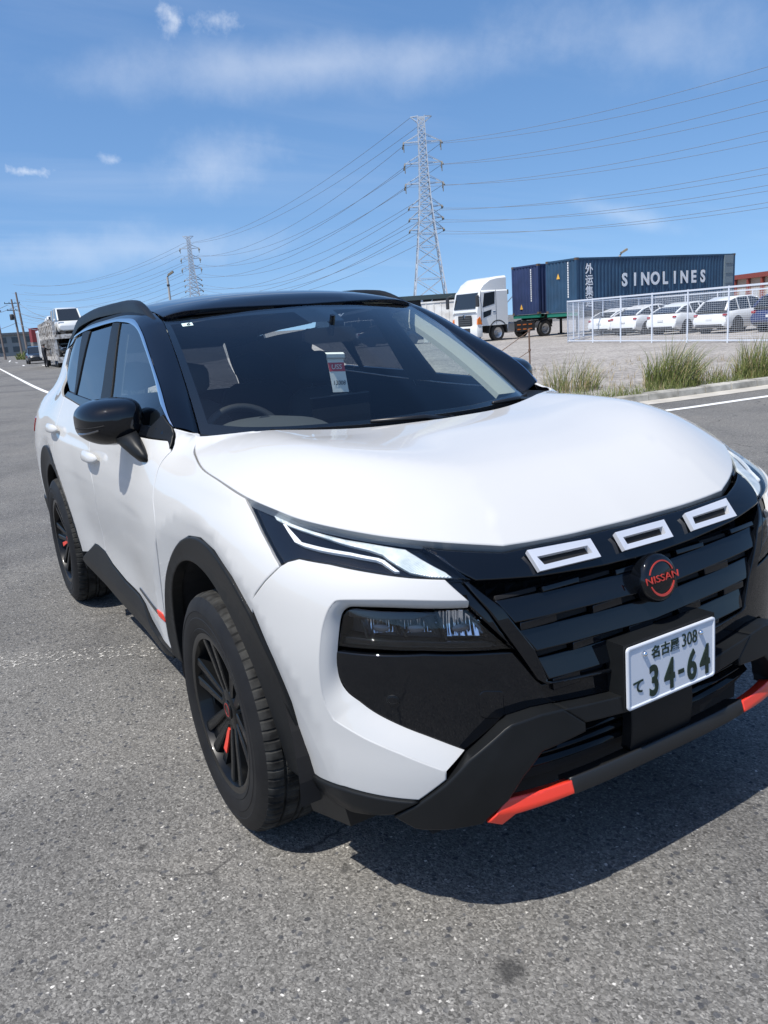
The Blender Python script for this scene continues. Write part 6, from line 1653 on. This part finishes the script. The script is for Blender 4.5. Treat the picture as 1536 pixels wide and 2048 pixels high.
def lamp_post(loc, h, label, rz):
    e = empty('street_lamp',loc,rz,label,'street lamp')
    b = MB(); b.tube([(0,0,0),(0,0,h)],[.17,.13],10); b.build('mast',mat('pole_grey',(.38,.36,.33),.7),e)
    b = MB(); b.tube([(0,0,h-1.1),(0,0,h-.9)],.19,10); b.tube([(0,0,h),(.25,0,h+.25)],.08,8); b.build('bracket',M_VGREY,e)
    b = MB(); b.loft([[(.15,-.26,h+.12),(.15,.26,h+.12),(.10,.26,h+.32),(.10,-.26,h+.32)],[(.85,-.26,h+.48),(.85,.26,h+.48),(.78,.26,h+.70),(.78,-.26,h+.70)]]); b.build('lamp_head',mat('lamp_brown',(.22,.19,.14),.6),e)
    return e
lamp_post((-100.0,29.2,0),9.0,'tall grey floodlight post rising above the black roof of the white car',radians(60))
lamp_post((-64.4,70.7,0),7.2,'small lamp post showing above the long blue container',radians(60))
def pylon(loc, H, rz, label, fat=1.):
    e = empty('transmission_pylon',loc,rz,label,'pylon','transmission pylons'); k = H/68.8
    lv = [(0,14.0),(10,11.0),(20,8.4),(30,6.2),(36,5.0),(43,3.8),(50,3.1),(57,2.6),(62,2.4),(68.6,2.2)]
    lv = [(z*k,w*k) for z,w in lv]
    def cn(i, t=None):
        z, w = lv[i]; return [Vector((sx*w/2,sy*w/2,z)) for sx,sy in ((-1,-1),(1,-1),(1,1),(-1,1))]
    for c in range(4):
        b = MB()
        for i in range(len(lv)-1): b.bar(cn(i)[c],cn(i+1)[c],(.34-.02*i)*fat)
        b.build('leg',M_GALV,e)
    W_ = lambda z: float(np.interp(z,[l[0] for l in lv],[l[1] for l in lv]))
    zs = [0]; 
    while zs[-1] < H*.985: zs.append(min(H*.99,zs[-1]+max(2.2*k,W_(zs[-1])*.62)))
    for f in range(4):
        b = MB()
        for z0, z1 in zip(zs[:-1],zs[1:]):
            w0, w1 = W_(z0)/2, W_(z1)/2; S4 = ((-1,-1),(1,-1),(1,1),(-1,1)); a, c = S4[f], S4[(f+1)%4]
            A0,C0 = Vector((a[0]*w0,a[1]*w0,z0)),Vector((c[0]*w0,c[1]*w0,z0)); A1,C1 = Vector((a[0]*w1,a[1]*w1,z1)),Vector((c[0]*w1,c[1]*w1,z1))
            b.bar(A0,C1,.16*fat); b.bar(C0,A1,.16*fat); b.bar(A1,C1,.15*fat)
        b.build('face_bracing',M_GALV,e)
    arms = [(68.4,3.6,0),(60.5,6.3,1),(53.8,6.3,1),(47.3,6.4,1),(39.8,5.6,2),(36.0,5.7,2),(32.3,5.8,2)]
    tips = []
    for z, hl_, ins in arms:
        z *= k; hl_ *= k
        w = W_(z)/2
        for s_ in (-1,1):
            b = MB()
            for sy in (-1,1):
                b.bar((s_*w,sy*w,z),(s_*hl_,0,z),.16*fat); b.bar((s_*w,sy*w,z+(2.3*k if ins else -1.8*k)),(s_*hl_,0,z),.13*fat)
            b.bar((s_*(w+hl_)/2,-w/2,z),(s_*(w+hl_)/2,w/2,z),.1*fat)
            ar = b.build('crossarm',M_GALV,e)
        if ins:
            for s_ in (-1,1):
                for sy in (-1,1):
                    L_ = (3.0 if ins == 1 else 1.6)*k
                    b = MB(); b.tube([(s_*hl_,sy*.3,z),(s_*(hl_+.2),sy*L_,z-.45*L_)],.20*fat,8); b.build('insulator_string',mat('insulator',(.20,.19,.16),.4),ar)
                if ins == 1:
                    b = MB(); b.tube([(s_*hl_,0,z),(s_*hl_,0,z-3.0*k)],.13*fat,6); b.build('jumper_string',MATS['insulator'],ar)
        tips.append((z,hl_))
    return e, tips
BP = Vector((-222.7,153.4,0)); SP = Vector((-552.2,183.0,0)); NP = BP+Vector((110.7,13.6,0))*2; FP_ = SP+Vector((-330,-70,0))
_,tipsB = pylon(BP,64.6,radians(60),'big steel lattice pylon rising behind the white truck',1.25)
_,tipsS = pylon(SP,68.8,radians(75),'smaller distant lattice pylon above the black car roof',1.9)
def wire(a, c, sag, r, n=26, group=None, label=None):
    a, c = Vector(a), Vector(c); b = MB()
    b.tube([a.lerp(c,t)-Vector((0,0,4*sag*t*(1-t))) for t in np.linspace(0,1,n)],r,4,False)
    o = b.build('power_line',M_WIRE,None,fix=False); return tag(o,label,'wire',group)
LV = ['at the very top','at the first crossarm from the top','at the second crossarm','at the third crossarm','at the fourth crossarm','at the fifth crossarm','at the lowest crossarm']
for i,(z,hl_) in enumerate(tipsB):
    for s_ in (-1,1):
        sd = 'left end' if s_ < 0 else 'right end'
        ab = BP+Vector((cos(radians(60))*s_*hl_,sin(radians(60))*s_*hl_,z-.8)); an = NP+Vector((s_*hl_*-.4,s_*hl_*.9,z-.8)); asml = SP+Vector((cos(radians(75))*s_*hl_,sin(radians(75))*s_*hl_,z-.8)); af = FP_+Vector((s_*hl_*.2,s_*hl_*.95,z-.8))
        if i == 0: 
            ab.z += .6; an.z += .6; asml.z += .6; af.z += .6
        if i: wire(ab,an,8.6,.05,30,'power lines right of the big pylon','power line right of the big pylon, %s, %s'%(LV[i],sd))
        wire(ab,asml,11 if i else 8,.075,30,'power lines between the pylons','power line between the pylons, %s, %s'%(LV[i],sd))
        wire(asml,af,11,.09,16,'power lines left of the small pylon','power line left of the small pylon, %s, %s'%(LV[i],sd))
for z,dy,wn_ in ((8.0,-.9,'upper near'),(8.0,.9,'upper far'),(5.4,0,'lower')):
    wire((-131,14.9+dy,z),(-76.5,11.4+dy*.5,3.9 if z > 6 else 3.0),.5,.03,14,'street wires right of the poles',wn_+' street wire from the transformer pole to the right')
    wire((-131,14.9+dy,z),(-150,6+dy,z-1.0),.7,.035,10,'street wires left of the poles',wn_+' street wire from the transformer pole to the left edge')

# ================================================================== person by the transporter
def person(loc, rz, label):
    e = empty('person',loc,rz,label,'person')
    J = {'pel':(0,0,.95),'spi':(0,0,1.15),'che':(.01,0,1.36),'nec':(.01,0,1.50),'hed':(.03,0,1.60),'top':(.03,0,1.72),
         'lh':(0,.10,.92),'lk':(.03,.12,.50),'la':(0,.13,.09),'lt':(.15,.14,.04),'rh':(0,-.10,.92),'rk':(.05,-.14,.50),'ra':(.0,-.18,.09),'rt':(.14,-.19,.04),
         'ls':(.0,.19,1.43),'le':(-.02,.25,1.15),'lw':(.07,.27,.92),'lf':(.10,.27,.82),'rs':(.0,-.19,1.43),'re':(.22,-.30,1.30),'rw':(.44,-.34,1.36),'rf':(.53,-.35,1.38)}
    E_ = [('pel','spi'),('spi','che'),('che','nec'),('nec','hed'),('hed','top'),('pel','lh'),('lh','lk'),('lk','la'),('la','lt'),('pel','rh'),('rh','rk'),('rk','ra'),('ra','rt'),('che','ls'),('ls','le'),('le','lw'),('lw','lf'),('che','rs'),('rs','re'),('re','rw'),('rw','rf')]
    Rr = {'pel':.14,'spi':.14,'che':.15,'nec':.06,'hed':.10,'top':.07,'lh':.10,'rh':.10,'lk':.07,'rk':.07,'la':.05,'ra':.05,'lt':.04,'rt':.04,'ls':.075,'rs':.075,'le':.05,'re':.05,'lw':.036,'rw':.036,'lf':.03,'rf':.03}
    nm = list(J); me = bpy.data.meshes.new('body'); me.from_pydata([J[k] for k in nm],[(nm.index(a),nm.index(c)) for a,c in E_],[])
    o = bpy.data.objects.new('body',me); COL.objects.link(o)
    m_ = o.modifiers.new('s','SKIN'); 
    for i,k in enumerate(nm):
        sv = me.skin_vertices[0].data[i]; sv.radius = (Rr[k],Rr[k]*(1.15 if k in('che','spi','pel') else 1)); sv.use_root = (k == 'pel')
    o.modifiers.new('u','SUBSURF').levels = 2
    dg = bpy.context.evaluated_depsgraph_get(); m2 = bpy.data.meshes.new_from_object(o.evaluated_get(dg)); bpy.data.objects.remove(o)
    m2.materials.clear(); m2.materials.append(mat('dark_workwear',(.012,.013,.018),.8)); m2.materials.append(mat('skin',(.36,.22,.16),.6))
    for p_ in m2.polygons:
        c = p_.center
        if c.z > 1.50 or c.x > .47 or (c.z < .88 and c.y > .21 and c.x > .04): p_.material_index = 1
        p_.use_smooth = True
    o = bpy.data.objects.new('body',m2); COL.objects.link(o); o.parent = e
    b = MB(); rings = []
    for t in np.linspace(0,1,6): rr = .112*sqrt(max(.02,1-t*t)); rings.append([(.022+rr*cos(a),rr*.92*sin(a),1.64+.105*t) for a in np.linspace(0,2*pi,14,endpoint=False)])
    b.loft(rings); b.build('hair',mat('dark_hair',(.01,.01,.01),.7),e,True)
    return e
person((-62.6,7.95,0),radians(110),'person in dark work clothes reaching up to the side of the transporter')
